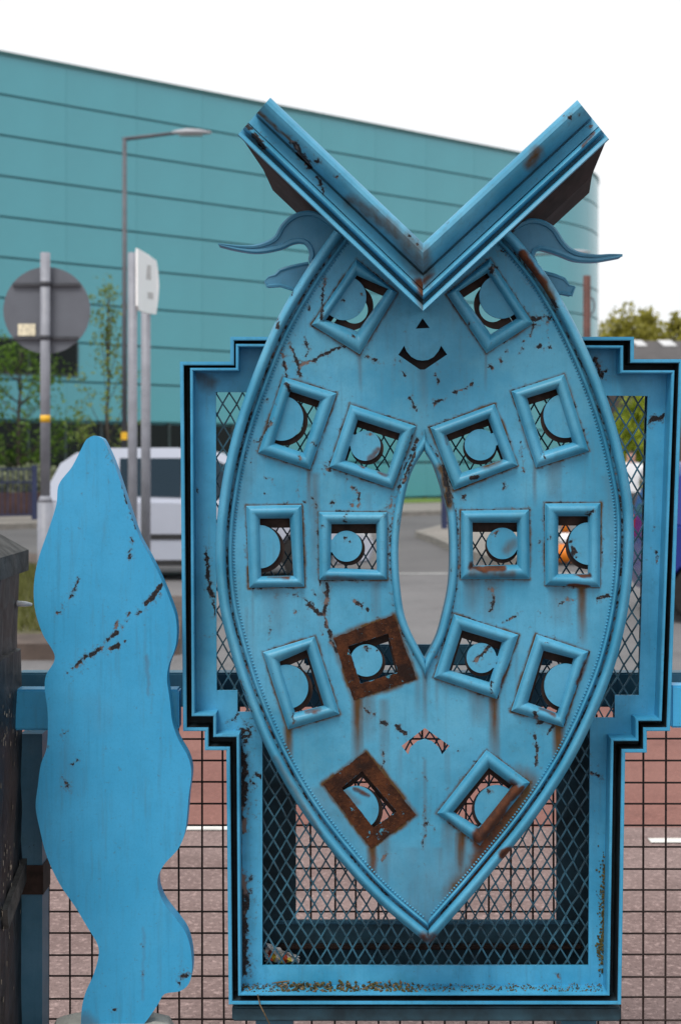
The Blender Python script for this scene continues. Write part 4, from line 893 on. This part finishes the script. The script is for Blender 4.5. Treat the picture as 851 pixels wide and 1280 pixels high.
LR = [(1, 447, 872, 965, 9, 1.0), (1, 458, 868, 930, 13, .55), (1, 361, 908, 980, 7, .95), (1, 345, 734, 800, 18, .25), (1, 617, 866, 960, 8, 1.0), (1, 598, 866, 910, 14, .45), (1, 698, 903, 985, 9, 1.0), (1, 727, 732, 810, 7, .95), (1, 700, 732, 785, 16, .35),
      (1, 590, 722, 775, 13, .55), (1, 615, 722, 780, 16, .40), (1, 668, 584, 635, 3, .6), (1, 692, 577, 640, 11, .42), (1, 387, 586, 650, 3.5, .6), (1, 394, 592, 735, 7, .40), (1, 576, 1040, 1125, 9, 1.0), (2, 576, 1040, 1085, 4, .25), (1, 560, 1030, 1090, 10, .4),
      (1, 465, 1058, 1135, 8, 1.0), (1, 480, 1050, 1125, 10, .45), (1, 531, 950, 1140, 3, .30), (1, 501, 938, 975, 3, .22), (1, 557, 942, 985, 2.5, .2), (1, 522, 852, 900, 5, .3), (1, 546, 846, 890, 3, .3), (1, 531, 835, 905, 4, .6), (1, 607, 441, 490, 2.2, .45), (1, 450, 442, 490, 3, .4),
      (1, 405, 723, 795, 9, .30), (1, 470, 724, 790, 7, .35), (1, 480, 875, 970, 8, .4), (1, 405, 985, 1060, 22, .28), (1, 640, 1040, 1080, 10, .4), (1, 528, 462, 515, 8, .2),
      (1, 375, 470, 610, 3, .3), (1, 596, 1055, 1130, 12, .6), (1, 612, 1050, 1100, 9, .6), (1, 515, 1060, 1150, 16, .2), (1, 550, 1060, 1160, 14, .25)]
for k in range(70):                              # small knocks scattered over the plate
    qx, qy = random.uniform(290, 770), random.uniform(420, 1120); n_ = random.choice((1, 1, 2)); an = random.uniform(0, 3.1); ln = random.uniform(2, 9)
    LS.append((0, [(qx, qy)] if n_ == 1 else [(qx, qy), (qx + ln * math.cos(an), qy + ln * math.sin(an))], random.uniform(.9, 2.0), random.uniform(.5, .8), 2))
for k in range(26): LR.append((1, random.uniform(300, 760), random.uniform(480, 1000), 0, random.uniform(2, 6), random.uniform(.08, .22))); LR[-1] = LR[-1][:3] + (LR[-1][2] + random.uniform(40, 120),) + LR[-1][4:]

for key, (o4, h4, dsc) in Q.items():            # dirt and painted shade along the seam of each moulding, uneven
    bare = key in ('D2', 'E1')
    for i in range(4):
        for k in range(4):
            a_ = np.array(o4[i]) + (np.array(o4[(i + 1) % 4]) - o4[i]) * k / 4; b_ = np.array(o4[i]) + (np.array(o4[(i + 1) % 4]) - o4[i]) * (k + 1) / 4
            LS.append((1, [tuple(a_), tuple(b_)], random.uniform(2.5, 5.5) if bare else random.uniform(1.2, 3.0), random.uniform(.5, 1.0), 1.5))
            if not bare and random.random() < .8: LS.append((0, [tuple(a_), tuple(b_)], random.uniform(.9, 1.5), random.uniform(.40, .62), 1.2))
for line, sg_ in ((L_, -1), (R_, 1)):            # dirt and painted shade in the groove inside the rim
    a = np.array(line); t_ = np.gradient(a, axis=0); t_ /= np.linalg.norm(t_, axis=1)[:, None]; q_ = a + np.stack((-t_[:, 1], t_[:, 0]), 1) * sg_ * 14
    for k in range(4, len(q_) - 8, 4): LS.append((0, [tuple(q_[k]), tuple(q_[k + 4])], 1.5, random.uniform(.42, .75), 1.0))
for line, sg_ in ((slit_l, -1), (slit_r, 1)):
    a = np.array(catmull(line, 5)); t_ = np.gradient(a, axis=0); t_ /= np.linalg.norm(t_, axis=1)[:, None]; q_ = a - np.stack((-t_[:, 1], t_[:, 0]), 1) * sg_ * 10.3
    for k in range(0, len(q_) - 4, 4): LS.append((0, [tuple(q_[k]), tuple(q_[k + 4])], 1.3, random.uniform(.40, .62), 1.0))
LS += [(1, [(535, 1110), (535, 1150)], 46, .20, 8), (1, [(500, 1090), (420, 1010)], 22, .14, 6), (1, [(570, 1090), (600, 1060)], 26, .30, 6), (1, [(320, 560), (300, 640)], 9, .14, 4), (1, [(760, 600), (770, 700)], 9, .14, 4)]
leaf = sheet('leaf_plate', leaf_outer, [q[1] for q in Q.values()] + [smile, tri, arch_, slit_in], YL, M['blue'], pn, step=2.3, wall=.006, strokes=LS, streaks=LR)
# side wall of the leaf box and of the slit
mb = MB(); lw_ = L_ + R_[::-1][1:]
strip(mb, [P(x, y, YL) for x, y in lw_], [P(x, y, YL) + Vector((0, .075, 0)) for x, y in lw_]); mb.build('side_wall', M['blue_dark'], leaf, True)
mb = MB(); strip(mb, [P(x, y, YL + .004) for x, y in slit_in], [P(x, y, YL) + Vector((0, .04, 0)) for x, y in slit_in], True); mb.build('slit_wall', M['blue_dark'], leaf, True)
def sweep_side(mb, line, prof, sgn, clip):
    """half-round strips following an outline; prof = (inward px, proud metres); clip = (x limit, sign) at the mitre"""
    a = np.array(line); t = np.gradient(a, axis=0); t /= np.linalg.norm(t, axis=1)[:, None]; n = np.stack((-t[:, 1], t[:, 0]), 1) * sgn
    rows = []
    for w_, h_ in prof:
        q = a + n * w_
        q[:, 0] = np.minimum(q[:, 0], clip[0]) if clip[1] > 0 else np.maximum(q[:, 0], clip[0])
        rows.append([P(x, y, YL - h_) for x, y in q])
    for r0_, r1_ in zip(rows[:-1], rows[1:]): strip(mb, r0_, r1_)
hr = lambda w0, w1, h, n=7, base=0.0: [(w0 + (w1 - w0) * (.5 - .5 * math.cos(math.pi * k / n)), base + h * math.sin(math.pi * k / n)) for k in range(n + 1)]
rim_prof = [(-.5, -.02)] + hr(-.5, 12.5, .027, 10, .002) + [(12.6, -.002)]
bead_prof = [(15.2, -.002)] + hr(15.3, 20.5, .011, 6, .001) + [(20.6, -.002)]
def wobble(line, seed): return line
mb = MB(); sweep_side(mb, L_, rim_prof, -1, (535, 1)); sweep_side(mb, R_, rim_prof, 1, (535, -1)); rim = mb.build('rim', M['blue'], leaf, angle=60)
mb = MB(); sweep_side(mb, L_, bead_prof, -1, (535, 1)); sweep_side(mb, R_, bead_prof, 1, (535, -1)); mb.build('inner_bead', M['blue'], leaf, angle=60)
# stitched bead beside it, mostly on the open half
mb = MB()
for line, sgn in ((R_, 1), (L_, -1)):
    a = np.array(catmull(line, 2.2)); dd = np.r_[0, np.cumsum(np.linalg.norm(np.diff(a, axis=0), axis=1))]; s_ = np.arange(0, dd[-1] - 20, 4.3)
    x_, y_ = np.interp(s_, dd, a[:, 0]), np.interp(s_, dd, a[:, 1]); tx, ty = np.gradient(x_), np.gradient(y_); l_ = np.hypot(tx, ty); nx, ny = -ty / l_ * sgn, tx / l_ * sgn
    for k in range(len(s_)):
        p = P(x_[k] + nx[k] * 22.6, y_[k] + ny[k] * 22.6, YL); tt = Vector((tx[k] / l_[k], 0, -ty[k] / l_[k])); nn_ = Vector((nx[k], 0, -ny[k])); h_ = .0022
        if abs(x_[k] + nx[k] * 22.6 - 535) < 4: continue
        a_, b_, c_ = tt * .0026, nn_ * .0032, Vector((0, -h_ * 1.5, 0))
        mb.add([p - a_, p + b_, p + a_, p - b_, p + c_], [(0, 1, 4), (1, 2, 4), (2, 3, 4), (3, 0, 4)])
mb.build('stitched_bead', M['blue'], leaf)
# slit surround
sl_prof = [(-9.5, -.002)] + hr(-9.4, -.3, .012, 7, .001) + [(.2, -.006)]
mb = MB(); sweep_side(mb, catmull([(542, 541)] + slit_l + [(542, 844)], 4), sl_prof, -1, (531, 1)); sweep_side(mb, catmull([(518, 541)] + [slit_r[0]] + slit_r[2:] + [(520, 844)], 4), sl_prof, 1, (531, -1)); sr = mb.build('slit_surround', M['blue'], leaf, angle=60)
def ext_tip(mb, pts):  mb.add([P(x, y, YL - h_) for x, y, h_ in pts], [list(range(len(pts)))])
set_wear(sr, pxw, [(1, [(553, 585), (558, 604), (561, 630)], 7, 1.0, 3), (0, [(554, 588), (558, 604), (561, 626)], 3.6, .85, 4), (0, [(518, 565), (508, 590), (499, 612)], 2.6, .75, 3), (0, [(499, 640), (497, 655)], 1, .5, 1), (0, [(541, 813)], 2.4, .8, 1), (0, [(565, 676)], 1.2, .6, 1), (0, [(564, 712)], 1.2, .6, 1)])
set_wear(rim, pxw, [(2, [(652, 318), (664, 338), (676, 354)], 8, .95, 3), (1, [(676, 352), (688, 372)], 8, .9, 3), (0, [(686, 374), (694, 386)], 5, .8, 3), (0, [(346, 398), (348, 412)], 2.5, .7, 2), (0, [(280, 540), (283, 560)], 2, .5, 2), (2, [(628, 1068), (636, 1064)], 7, .95, 2), (0, [(300, 850), (315, 890)], 1.2, .5, 1), (1, [(345, 948), (370, 992), (400, 1040)], 3, .4, 2), (2, [(530, 1172), (540, 1172)], 10, .7, 3), (0, [(747, 620), (752, 600)], 1.6, .6, 2), (0, [(372, 352)], 2, .6, 1), (0, [(365, 366)], 2, .6, 1)])

# ---- square mouldings, bare rusty patches, discs and liners
def lerp(a, b_, t): return (a[0] + (b_[0] - a[0]) * t, a[1] + (b_[1] - a[1]) * t)
mould = [(0, -.002), (.0, .003), (.07, .0045), (.09, .0075), (.2, .0125), (.35, .0155), (.5, .0162), (.66, .0148), (.82, .010), (.95, .0035), (1.02, -.008)]
frame_wear = {'C3': [(2, [(588, 707), (605, 712), (628, 709)], 6, .8, 3), (1, [(590, 715), (640, 718)], 6, .5, 3)], 'C1': [(2, [(335, 719), (360, 720)], 5, .7, 3)], 'B3': [(1, [(605, 580), (622, 574)], 7, .8, 3), (2, [(556, 545), (558, 555)], 3, .5, 2), (0, [(588, 598), (596, 596)], 3.5, .8, 2)],
    'E2': [(2, [(640, 985), (622, 1015), (600, 1045)], 11, 1.0, 3), (2, [(652, 985), (640, 1000)], 4, .8, 2), (0, [(648, 965)], 4, .7, 2), (1, [(560, 1028), (575, 1040)], 4, .5, 2)], 'D4': [(2, [(733, 828), (728, 840), (724, 852)], 5, .95, 2), (2, [(718, 868), (707, 898)], 3, .7, 3), (0, [(668, 890), (670, 898)], 2.6, .85, 2), (2, [(675, 885), (692, 893)], 4, .6, 3)],
    'D3': [(2, [(642, 820), (634, 838), (627, 858)], 3.5, .75, 3), (0, [(614, 852), (613, 866)], 1.4, .7, 1), (0, [(620, 828)], 2.5, .6, 2)], 'C4': [(2, [(720, 717), (735, 719)], 5, .8, 3), (2, [(710, 732), (735, 733)], 3, .8, 2), (0, [(735, 642), (739, 641)], 4, .6, 2), (0, [(681, 675), (688, 671)], .9, .6, 1)],
    'A1': [(0, [(404, 375), (401, 400)], 2.2, .75, 2), (0, [(441, 420)], 3.2, .8, 2)], 'A2': [(0, [(613, 340), (618, 334)], 5, .6, 2), (0, [(586, 406)], 3, .6, 2)], 'B1': [(0, [(338, 528), (329, 542)], 3, .7, 3), (0, [(359, 480), (362, 488)], 3, .75, 2), (0, [(374, 570), (375, 575)], 2, .7, 2), (0, [(390, 553), (397, 556)], 2.2, .7, 2), (0, [(346, 505)], 2, .7, 1)],
    'B2': [(2, [(448, 580), (455, 584)], 3.5, .6, 2), (2, [(474, 590), (482, 594)], 4, .6, 2), (0, [(516, 545), (510, 565)], 2.8, .7, 2)], 'D1': [(2, [(385, 890), (398, 886)], 6, .55, 3), (0, [(366, 893), (367, 905)], 1.4, .7, 1)], 'C2': [(0, [(432, 640), (432, 652)], 2.4, .55, 3), (0, [(402, 657)], 2, .7, 1), (0, [(399, 644)], 1.6, .6, 1), (0, [(481, 644)], 2.5, .5, 1), (1, [(410, 722), (450, 726)], 3, .5, 2)], 'B4': [(0, [(679, 566), (680, 574)], 1.6, .55, 1)]}
_m = []
for (v0, y0_), (v1, y1_) in zip(mould[:-1], mould[1:]): _m += [(v0, y0_), ((v0 + v1) / 2, (y0_ + y1_) / 2)]
mould = _m + [mould[-1]]
for key, (o4, h4, (dx, dy, dr, kind)) in Q.items():
    cxm, cym = sum(p[0] for p in o4) / 4, sum(p[1] for p in o4) / 4
    if key in ('D2', 'E1'):                      # the moulding has dropped off, leaving the bare rusted seat
        mb = MB(); n = 60; A, B = [], []; ph = random.random() * 99
        wv = lambda k_, sc_, am: am * (float(fbm(np.array([k_ / 5.0 + ph]), np.array([ph]), sc_, 3)[0]) - .44)
        for i in range(4):
            for k in range(n):
                t = k / n; a = lerp(o4[i], o4[(i + 1) % 4], t); b_ = lerp(h4[i], h4[(i + 1) % 4], t)
                w1, w2 = wv(i * n + k, 1.0, 3.2), wv(i * n + k + 500, 1.0, 2.2); rx_, ry_ = a[0] - cxm, a[1] - cym; rl = math.hypot(rx_, ry_)
                A.append(P(a[0] + rx_ / rl * w1, a[1] + ry_ / rl * w1, YL - .0012)); B.append(P(b_[0] + rx_ / rl * w2, b_[1] + ry_ / rl * w2, YL - .0022))
        mb.ring(A, B); mb.ring(B, [p + Vector((0, .006, 0)) for p in B]); mb.build('rusted_patch', M['rust'], leaf)
    else:
        mb = MB(); jt = [(random.gauss(0, .5), random.gauss(0, .5)) for _ in range(4)]
        for i in range(4):
            i2 = (i + 1) % 4; seg = 28; rows = []
            for t, h_ in mould:
                a, b_ = lerp(o4[i], h4[i], t), lerp(o4[i2], h4[i2], t)
                rows.append([P(*lerp(a, b_, k / seg), YL - h_) for k in range(seg + 1)])
            for r0_, r1_ in zip(rows[:-1], rows[1:]): strip(mb, r0_, r1_)
        fr = mb.build('square_moulding', M['blue'], leaf, angle=50)
        if key in frame_wear: set_wear(fr, pxw, frame_wear[key])
    # disc, flush with the plate and joined to one side of the hole
    if kind == 'half':
        ed = min(range(4), key=lambda i: math.hypot((h4[i][0] + h4[(i + 1) % 4][0]) / 2 - dx, (h4[i][1] + h4[(i + 1) % 4][1]) / 2 - dy))
        e0, e1 = np.array(h4[ed]), np.array(h4[(ed + 1) % 4]); e = (e1 - e0) / np.linalg.norm(e1 - e0); nin = np.array((cxm - dx, cym - dy)); nin -= e * nin.dot(e); nin /= np.linalg.norm(nin); c_ = np.array((dx, dy))
        lp_ = [tuple(c_ + e * dr * math.cos(a) + nin * dr * .95 * math.sin(a)) for a in np.linspace(0, math.pi, 30)]
        lp_ += [tuple(c_ - e * dr - nin * 5), tuple(c_ + e * dr - nin * 5)]
    else:
        sd_ = -1 if kind == 'L' else 1; ed = 3 if kind == 'L' else 1
        em_ = np.array(((h4[ed][0] + h4[(ed + 1) % 4][0]) / 2, (h4[ed][1] + h4[(ed + 1) % 4][1]) / 2)); v_ = em_ - np.array((dx, dy)); base_a = math.atan2(v_[1], v_[0])
        lp_ = [(dx + dr * math.cos(base_a + a), dy + dr * math.sin(base_a + a)) for a in np.linspace(.42, 2 * math.pi - .42, 40)]
        vv_ = v_ / np.linalg.norm(v_); pv = np.array((-vv_[1], vv_[0])); far = np.array((dx, dy)) + vv_ * (np.linalg.norm(v_) + 5)
        lp_ += [tuple(far - pv * dr * .42), tuple(far + pv * dr * .42)]
    dstk = {'B2': [(2, [(472, 562), (462, 574)], 6, .6, 3), (0, [(462, 543)], 2.2, .7, 1)], 'C2': [(0, [(431, 672)], 2, .8, 1), (0, [(437, 677)], 2, .8, 1)], 'D3': [(0, [(608, 812), (600, 818), (594, 826)], 2.4, .85, 2), (0, [(611, 809)], 3, .8, 1)], 'C3': [(0, [(618, 666), (622, 664)], 2.6, .8, 1), (1, [(632, 688), (642, 678)], 6, .45, 3)],
            'D2': [(0, [(456, 808), (463, 811)], 1.8, .8, 1), (0, [(471, 813)], 1.6, .7, 1)], 'C4': [(0, [(716, 686), (718, 690), (714, 694)], 3.0, .85, 2), (0, [(719, 697)], 2, .8, 1), (0, [(713, 677)], 2.4, .8, 1)], 'E1': [(2, [(443, 986), (460, 994)], 4, .7, 1), (1, [(430, 990), (445, 1003)], 6, .4, 2)], 'A1': [(0, [(429, 375)], 2.6, .6, 2), (0, [(452, 368)], 2, .8, 1), (0, [(420, 398)], 1.8, .8, 1)], 'E2': [(0, [(611, 989)], 3, .85, 1)]}.get(key, [])
    sheet('disc', lp_, [], YL - .001, M['blue'], leaf, step=2.2, wall=.007, strokes=dstk)
    # dark liner behind the hole, plus a crescent built as the disc's shade
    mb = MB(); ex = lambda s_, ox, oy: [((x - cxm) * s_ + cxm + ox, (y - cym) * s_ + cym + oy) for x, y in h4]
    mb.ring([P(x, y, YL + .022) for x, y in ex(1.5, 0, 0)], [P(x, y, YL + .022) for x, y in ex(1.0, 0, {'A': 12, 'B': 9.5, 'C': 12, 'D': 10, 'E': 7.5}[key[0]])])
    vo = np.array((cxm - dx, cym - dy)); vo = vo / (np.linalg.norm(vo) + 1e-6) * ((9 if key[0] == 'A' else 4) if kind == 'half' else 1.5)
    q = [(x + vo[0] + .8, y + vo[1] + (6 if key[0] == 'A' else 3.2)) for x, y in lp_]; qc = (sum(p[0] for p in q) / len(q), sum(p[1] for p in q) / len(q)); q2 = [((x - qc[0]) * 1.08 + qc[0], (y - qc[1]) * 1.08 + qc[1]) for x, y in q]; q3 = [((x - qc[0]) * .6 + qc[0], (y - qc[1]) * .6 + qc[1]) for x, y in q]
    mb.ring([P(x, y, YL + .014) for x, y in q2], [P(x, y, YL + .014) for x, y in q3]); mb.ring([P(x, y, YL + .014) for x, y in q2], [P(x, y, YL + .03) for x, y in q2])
    mb.build('hole_liner_disc_shade', M['liner'], leaf)
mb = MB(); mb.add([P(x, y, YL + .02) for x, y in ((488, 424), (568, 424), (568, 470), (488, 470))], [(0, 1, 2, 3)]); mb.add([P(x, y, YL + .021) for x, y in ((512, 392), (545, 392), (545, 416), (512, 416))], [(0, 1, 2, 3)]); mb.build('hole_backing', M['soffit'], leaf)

# ---- V cornice: two mitred mouldings
prof = [(0, -.030), (0, -.122), (2, -.132), (6, -.139), (12, -.141), (19, -.137), (26, -.128), (33, -.114), (37.0, -.102), (37.6, -.070), (40.4, -.070), (41, -.088), (50, -.092), (57.5, -.096), (58, -.082)]
prof += [(59 + 6 - 6 * math.cos(math.pi * k / 8), -.099 - .024 * math.sin(math.pi * k / 8)) for k in range(9)]
prof += [(71.2, -.074), (77.2, -.074), (77.6, -.122), (79.5, -.130), (84.5, -.133), (86, -.128), (86.3, -.090), (84, -.030)]
MX, MY = 528.5, 304
_p = []
for (v0, y0_), (v1, y1_) in zip(prof[:-1], prof[1:]):
    k_ = max(1, int(abs(v1 - v0) / 2.5)); _p += [(v0 + (v1 - v0) * i / k_, y0_ + (y1_ - y0_) * i / k_) for i in range(k_)]
prof = [(v, y_ - .045 if y_ < -.05 and v < 86.2 else y_) for v, y_ in _p] + [prof[-1]]
def arm(side):
    A, B = ((338, 122), (297, 169)) if side < 0 else ((721, 125), (760.5, 174))
    d_ = np.array((-190.5, -182.0)) if side < 0 else np.array((192.5, -179.0)); mb = MB(); d_ = d_ / np.linalg.norm(d_)
    ends, mit = [], []
    for v, Y in prof:
        p0 = np.array((MX, MY + v)); ab = np.array(B, float) - np.array(A); mat_ = np.array([[d_[0], -ab[0]], [d_[1], -ab[1]]]); t, _ = np.linalg.solve(mat_, np.array(A) - p0)
        # extrude parallel in the world, so that each moulding line stays straight
        ends.append((p0 + d_ * t, Y)); mit.append((p0, Y))
    ns = 110; rows = []
    for (e, Y), (m_, _) in zip(ends, mit): rows.append([P(*(m_ + (e - m_) * k / ns), Y) for k in range(ns + 1)])
    for r0_, r1_ in zip(rows[:-1], rows[1:]): strip(mb, r0_, r1_)
    mb.add([r[-1] for r in rows], [list(range(len(rows)))]); mb.add([r[0] for r in rows], [list(range(len(rows)))[::-1]])
    o = mb.build('cornice_arm', M['blue'], pn, angle=32)
    if side < 0: set_wear(o, pxw, [(1, [(323, 140), (345, 160), (370, 182)], 2.2, .8, 2), (0, [(366, 178), (372, 186), (382, 202), (388, 210)], 3.8, .85, 4), (0, [(395, 200), (398, 203)], 3.2, .7, 2), (0, [(396, 222), (403, 232), (405, 240)], 2.2, .8, 3), (0, [(317, 168), (325, 178), (330, 184)], 4.2, .72, 4), (0, [(306, 155), (314, 160)], 3, .7, 3), (0, [(422, 221)], 2.6, .7, 2),
        (1, [(440, 250), (480, 278), (520, 310)], 9, .55, 6), (1, [(505, 300), (525, 335)], 14, .5, 5), (2, [(522, 352), (530, 366)], 8, .75, 3), (0, [(512, 295)], 2, .8, 1), (0, [(521, 305)], 2.2, .8, 1), (1, [(523, 370), (530, 385)], 5, .6, 2)])
    else: set_wear(o, pxw, [(0, [(711, 147)], 3.4, .95, 1), (0, [(738, 157)], 2.6, .95, 1), (0, [(722, 144)], 1.6, .6, 1), (1, [(662, 205), (672, 190)], 8, .75, 3), (2, [(728, 182), (736, 174), (742, 166)], 3.5, .62, 3), (0, [(690, 214)], 2, .6, 1), (1, [(530, 315), (533, 350)], 9, .5, 4), (2, [(531, 352), (538, 346)], 5, .6, 3), (0, [(558, 270), (557, 285)], .9, .45, 1)])
    return o
arm(-1); arm(1)
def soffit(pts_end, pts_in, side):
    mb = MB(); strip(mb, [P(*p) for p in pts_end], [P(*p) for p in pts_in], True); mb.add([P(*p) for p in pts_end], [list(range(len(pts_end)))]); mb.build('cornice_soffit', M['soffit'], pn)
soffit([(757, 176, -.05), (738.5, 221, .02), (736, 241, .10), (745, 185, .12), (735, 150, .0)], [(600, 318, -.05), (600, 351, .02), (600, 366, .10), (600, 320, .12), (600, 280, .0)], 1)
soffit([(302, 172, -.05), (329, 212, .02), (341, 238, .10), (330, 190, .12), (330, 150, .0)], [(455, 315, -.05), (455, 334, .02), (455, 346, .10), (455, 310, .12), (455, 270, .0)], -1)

# ---- scrolls and fins at the shoulders
def scroll(name, upper, lower, Y, th, ridge=.006, step=5):
    u_ = catmull(upper, step); l_ = catmull(lower, step); loop = u_ + l_; lp_ = [P(x, y, Y) for x, y in loop]
    mb = MB(); tris = None
    ov, oe, of, _, _, _ = delaunay_2d_cdt([Vector(p) for p in loop], [], [list(range(len(loop)))], 1, 1e-3)
    n = len(ov); vs = [P(p.x, p.y, Y) for p in ov]
    mb.add(vs, [list(f) for f in of]); mb.add([v + Vector((0, th, 0)) for v in vs], [list(f)[::-1] for f in of]); mb.ring(lp_, [p + Vector((0, th, 0)) for p in lp_])
    k = len(u_); rr = [ridge * (.10 + .90 * min(1, 2.5 * i / k)) for i in range(k)]
    mb.tube([P(x, y, Y) for x, y in u_], rr, 6); k2 = len(l_); mb.tube([P(x, y, Y) for x, y in l_], [ridge * (.10 + .90 * min(1, 2.5 * (1 - i / k2))) for i in range(k2)], 6)
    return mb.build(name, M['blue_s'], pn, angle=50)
M['blue_s'] = paint('blue_paint_shaded', (.042, .235, .385), .45, .6)  # darker copy of the blue, the scrolls' shade put into its colour
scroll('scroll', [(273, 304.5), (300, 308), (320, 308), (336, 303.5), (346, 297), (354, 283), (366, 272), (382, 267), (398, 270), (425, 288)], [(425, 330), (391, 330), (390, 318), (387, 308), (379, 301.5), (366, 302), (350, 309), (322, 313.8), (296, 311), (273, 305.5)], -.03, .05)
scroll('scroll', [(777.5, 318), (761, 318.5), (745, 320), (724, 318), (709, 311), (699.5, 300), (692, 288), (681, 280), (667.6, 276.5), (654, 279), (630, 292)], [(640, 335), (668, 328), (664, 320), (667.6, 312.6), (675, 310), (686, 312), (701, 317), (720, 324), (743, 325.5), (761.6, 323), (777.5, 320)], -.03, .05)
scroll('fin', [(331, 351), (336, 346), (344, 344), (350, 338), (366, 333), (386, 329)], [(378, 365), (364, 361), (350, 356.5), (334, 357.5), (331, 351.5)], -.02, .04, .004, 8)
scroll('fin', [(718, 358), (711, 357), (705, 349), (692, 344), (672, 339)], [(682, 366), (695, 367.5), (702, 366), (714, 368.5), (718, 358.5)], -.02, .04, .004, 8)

# ---- moss, debris and litter lodged in the frame
mb = MB(); zl = P(0, 1240.6, 0).z
for i in range(900):
    t = random.random(); px_ = 300 + 455 * (random.random() ** 1.3); big = 1.0 if 345 < px_ < 520 else .55
    p = P(px_, 1200, .03); x = p.x; y = random.uniform(.004, .042); r_ = random.uniform(.0012, .0045) * big; z_ = zl + random.random() * .010 * big * (y / .042)
    rot = Matrix.Rotation(random.uniform(0, 6.28), 3, 'Y') @ Matrix.Rotation(random.uniform(0, 3), 3, 'Z')
    vs = [Vector((x, y, z_)) + rot @ (Vector(v) * r_) for v in ((1.6, 0, 0), (-1.2, 0, .3), (0, 1, 0), (0, -1, 0), (0, 0, .9), (0, .1, -.8))]
    mb.add(vs, [(0, 2, 4), (2, 1, 4), (1, 3, 4), (3, 0, 4), (2, 0, 5), (1, 2, 5), (3, 1, 5), (0, 3, 5)], 0 if random.random() < .62 else 1)
ms = mb.build('moss', [M['moss'], M['debris']], pn, fix=False); ms['kind'] = 'stuff'
mb = MB()
for i in range(520):                             # lichen up the right-hand face
    py_ = random.choice((random.gauss(1120, 25), random.gauss(1180, 22), random.uniform(1075, 1215))); px_ = 757 - abs(random.gauss(0, 3.5)) - (9 * math.exp(-((py_ - 1185) / 14) ** 2) * random.random()); r_ = random.uniform(.001, .0028)
    p = P(px_, py_, YP - .0008); a = random.uniform(0, 6)
    vs = [p + Vector((r_ * math.cos(a + k), -random.random() * r_ * .5, r_ * math.sin(a + k))) for k in (0, 1.3, 2.6, 3.9, 5.2)] + [p + Vector((0, -r_ * .9, 0))]
    mb.add(vs, [(i_, (i_ + 1) % 5, 5) for i_ in range(5)])
lc = mb.build('lichen', M['moss'], pn, fix=False); lc['kind'] = 'stuff'
for p0, p1 in (((340, 1229), (362, 1226)), ((626, 1233), (644, 1236))):
    mb = MB(); mb.tube([P(*p0, .04), P(*lerp(p0, p1, .5), .035), P(*p1, .03)], [.001, .002, .0012], 5); mb.build('twig', M['debris'], pn)
mb = MB(); mb.tube([P(x, y, -.004) for x, y in ((322, 1243), (325, 1256), (331, 1268), (338, 1282))], .0014, 5); mb.build('dry_stalk', M['debris'], pn)
pk = thing('crisp_packet', 'crumpled silver litter packet lying behind the diamond mesh', 'litter', tuple(P(350, 1203, .11)))
mb = MB(); nx_, ny_ = 9, 6
def pkp(i, j): u, v = i / nx_, j / ny_; return P(330 + 44 * u, 1203 - 26 * v * (1 - .72 * u) + 0 * u, .10 + .02 * v + .012 * math.sin(i * 2.3 + j * 1.7)) + Vector((random.gauss(0, .002), 0, random.gauss(0, .002)))
gr = [[pkp(i, j) for j in range(ny_ + 1)] for i in range(nx_ + 1)]
for i in range(nx_):
    for j in range(ny_):
        mi = 1 if (i in (1, 5) and j < 4) else 2 if (i in (2, 4, 6) and j < 3) else 0
        mb.add([gr[i][j], gr[i + 1][j], gr[i + 1][j + 1], gr[i][j + 1]], [(0, 1, 2, 3)], mi)
mb.build('foil', [M['packet'], M['packet_r'], M['packet_y']], pk, fix=False)
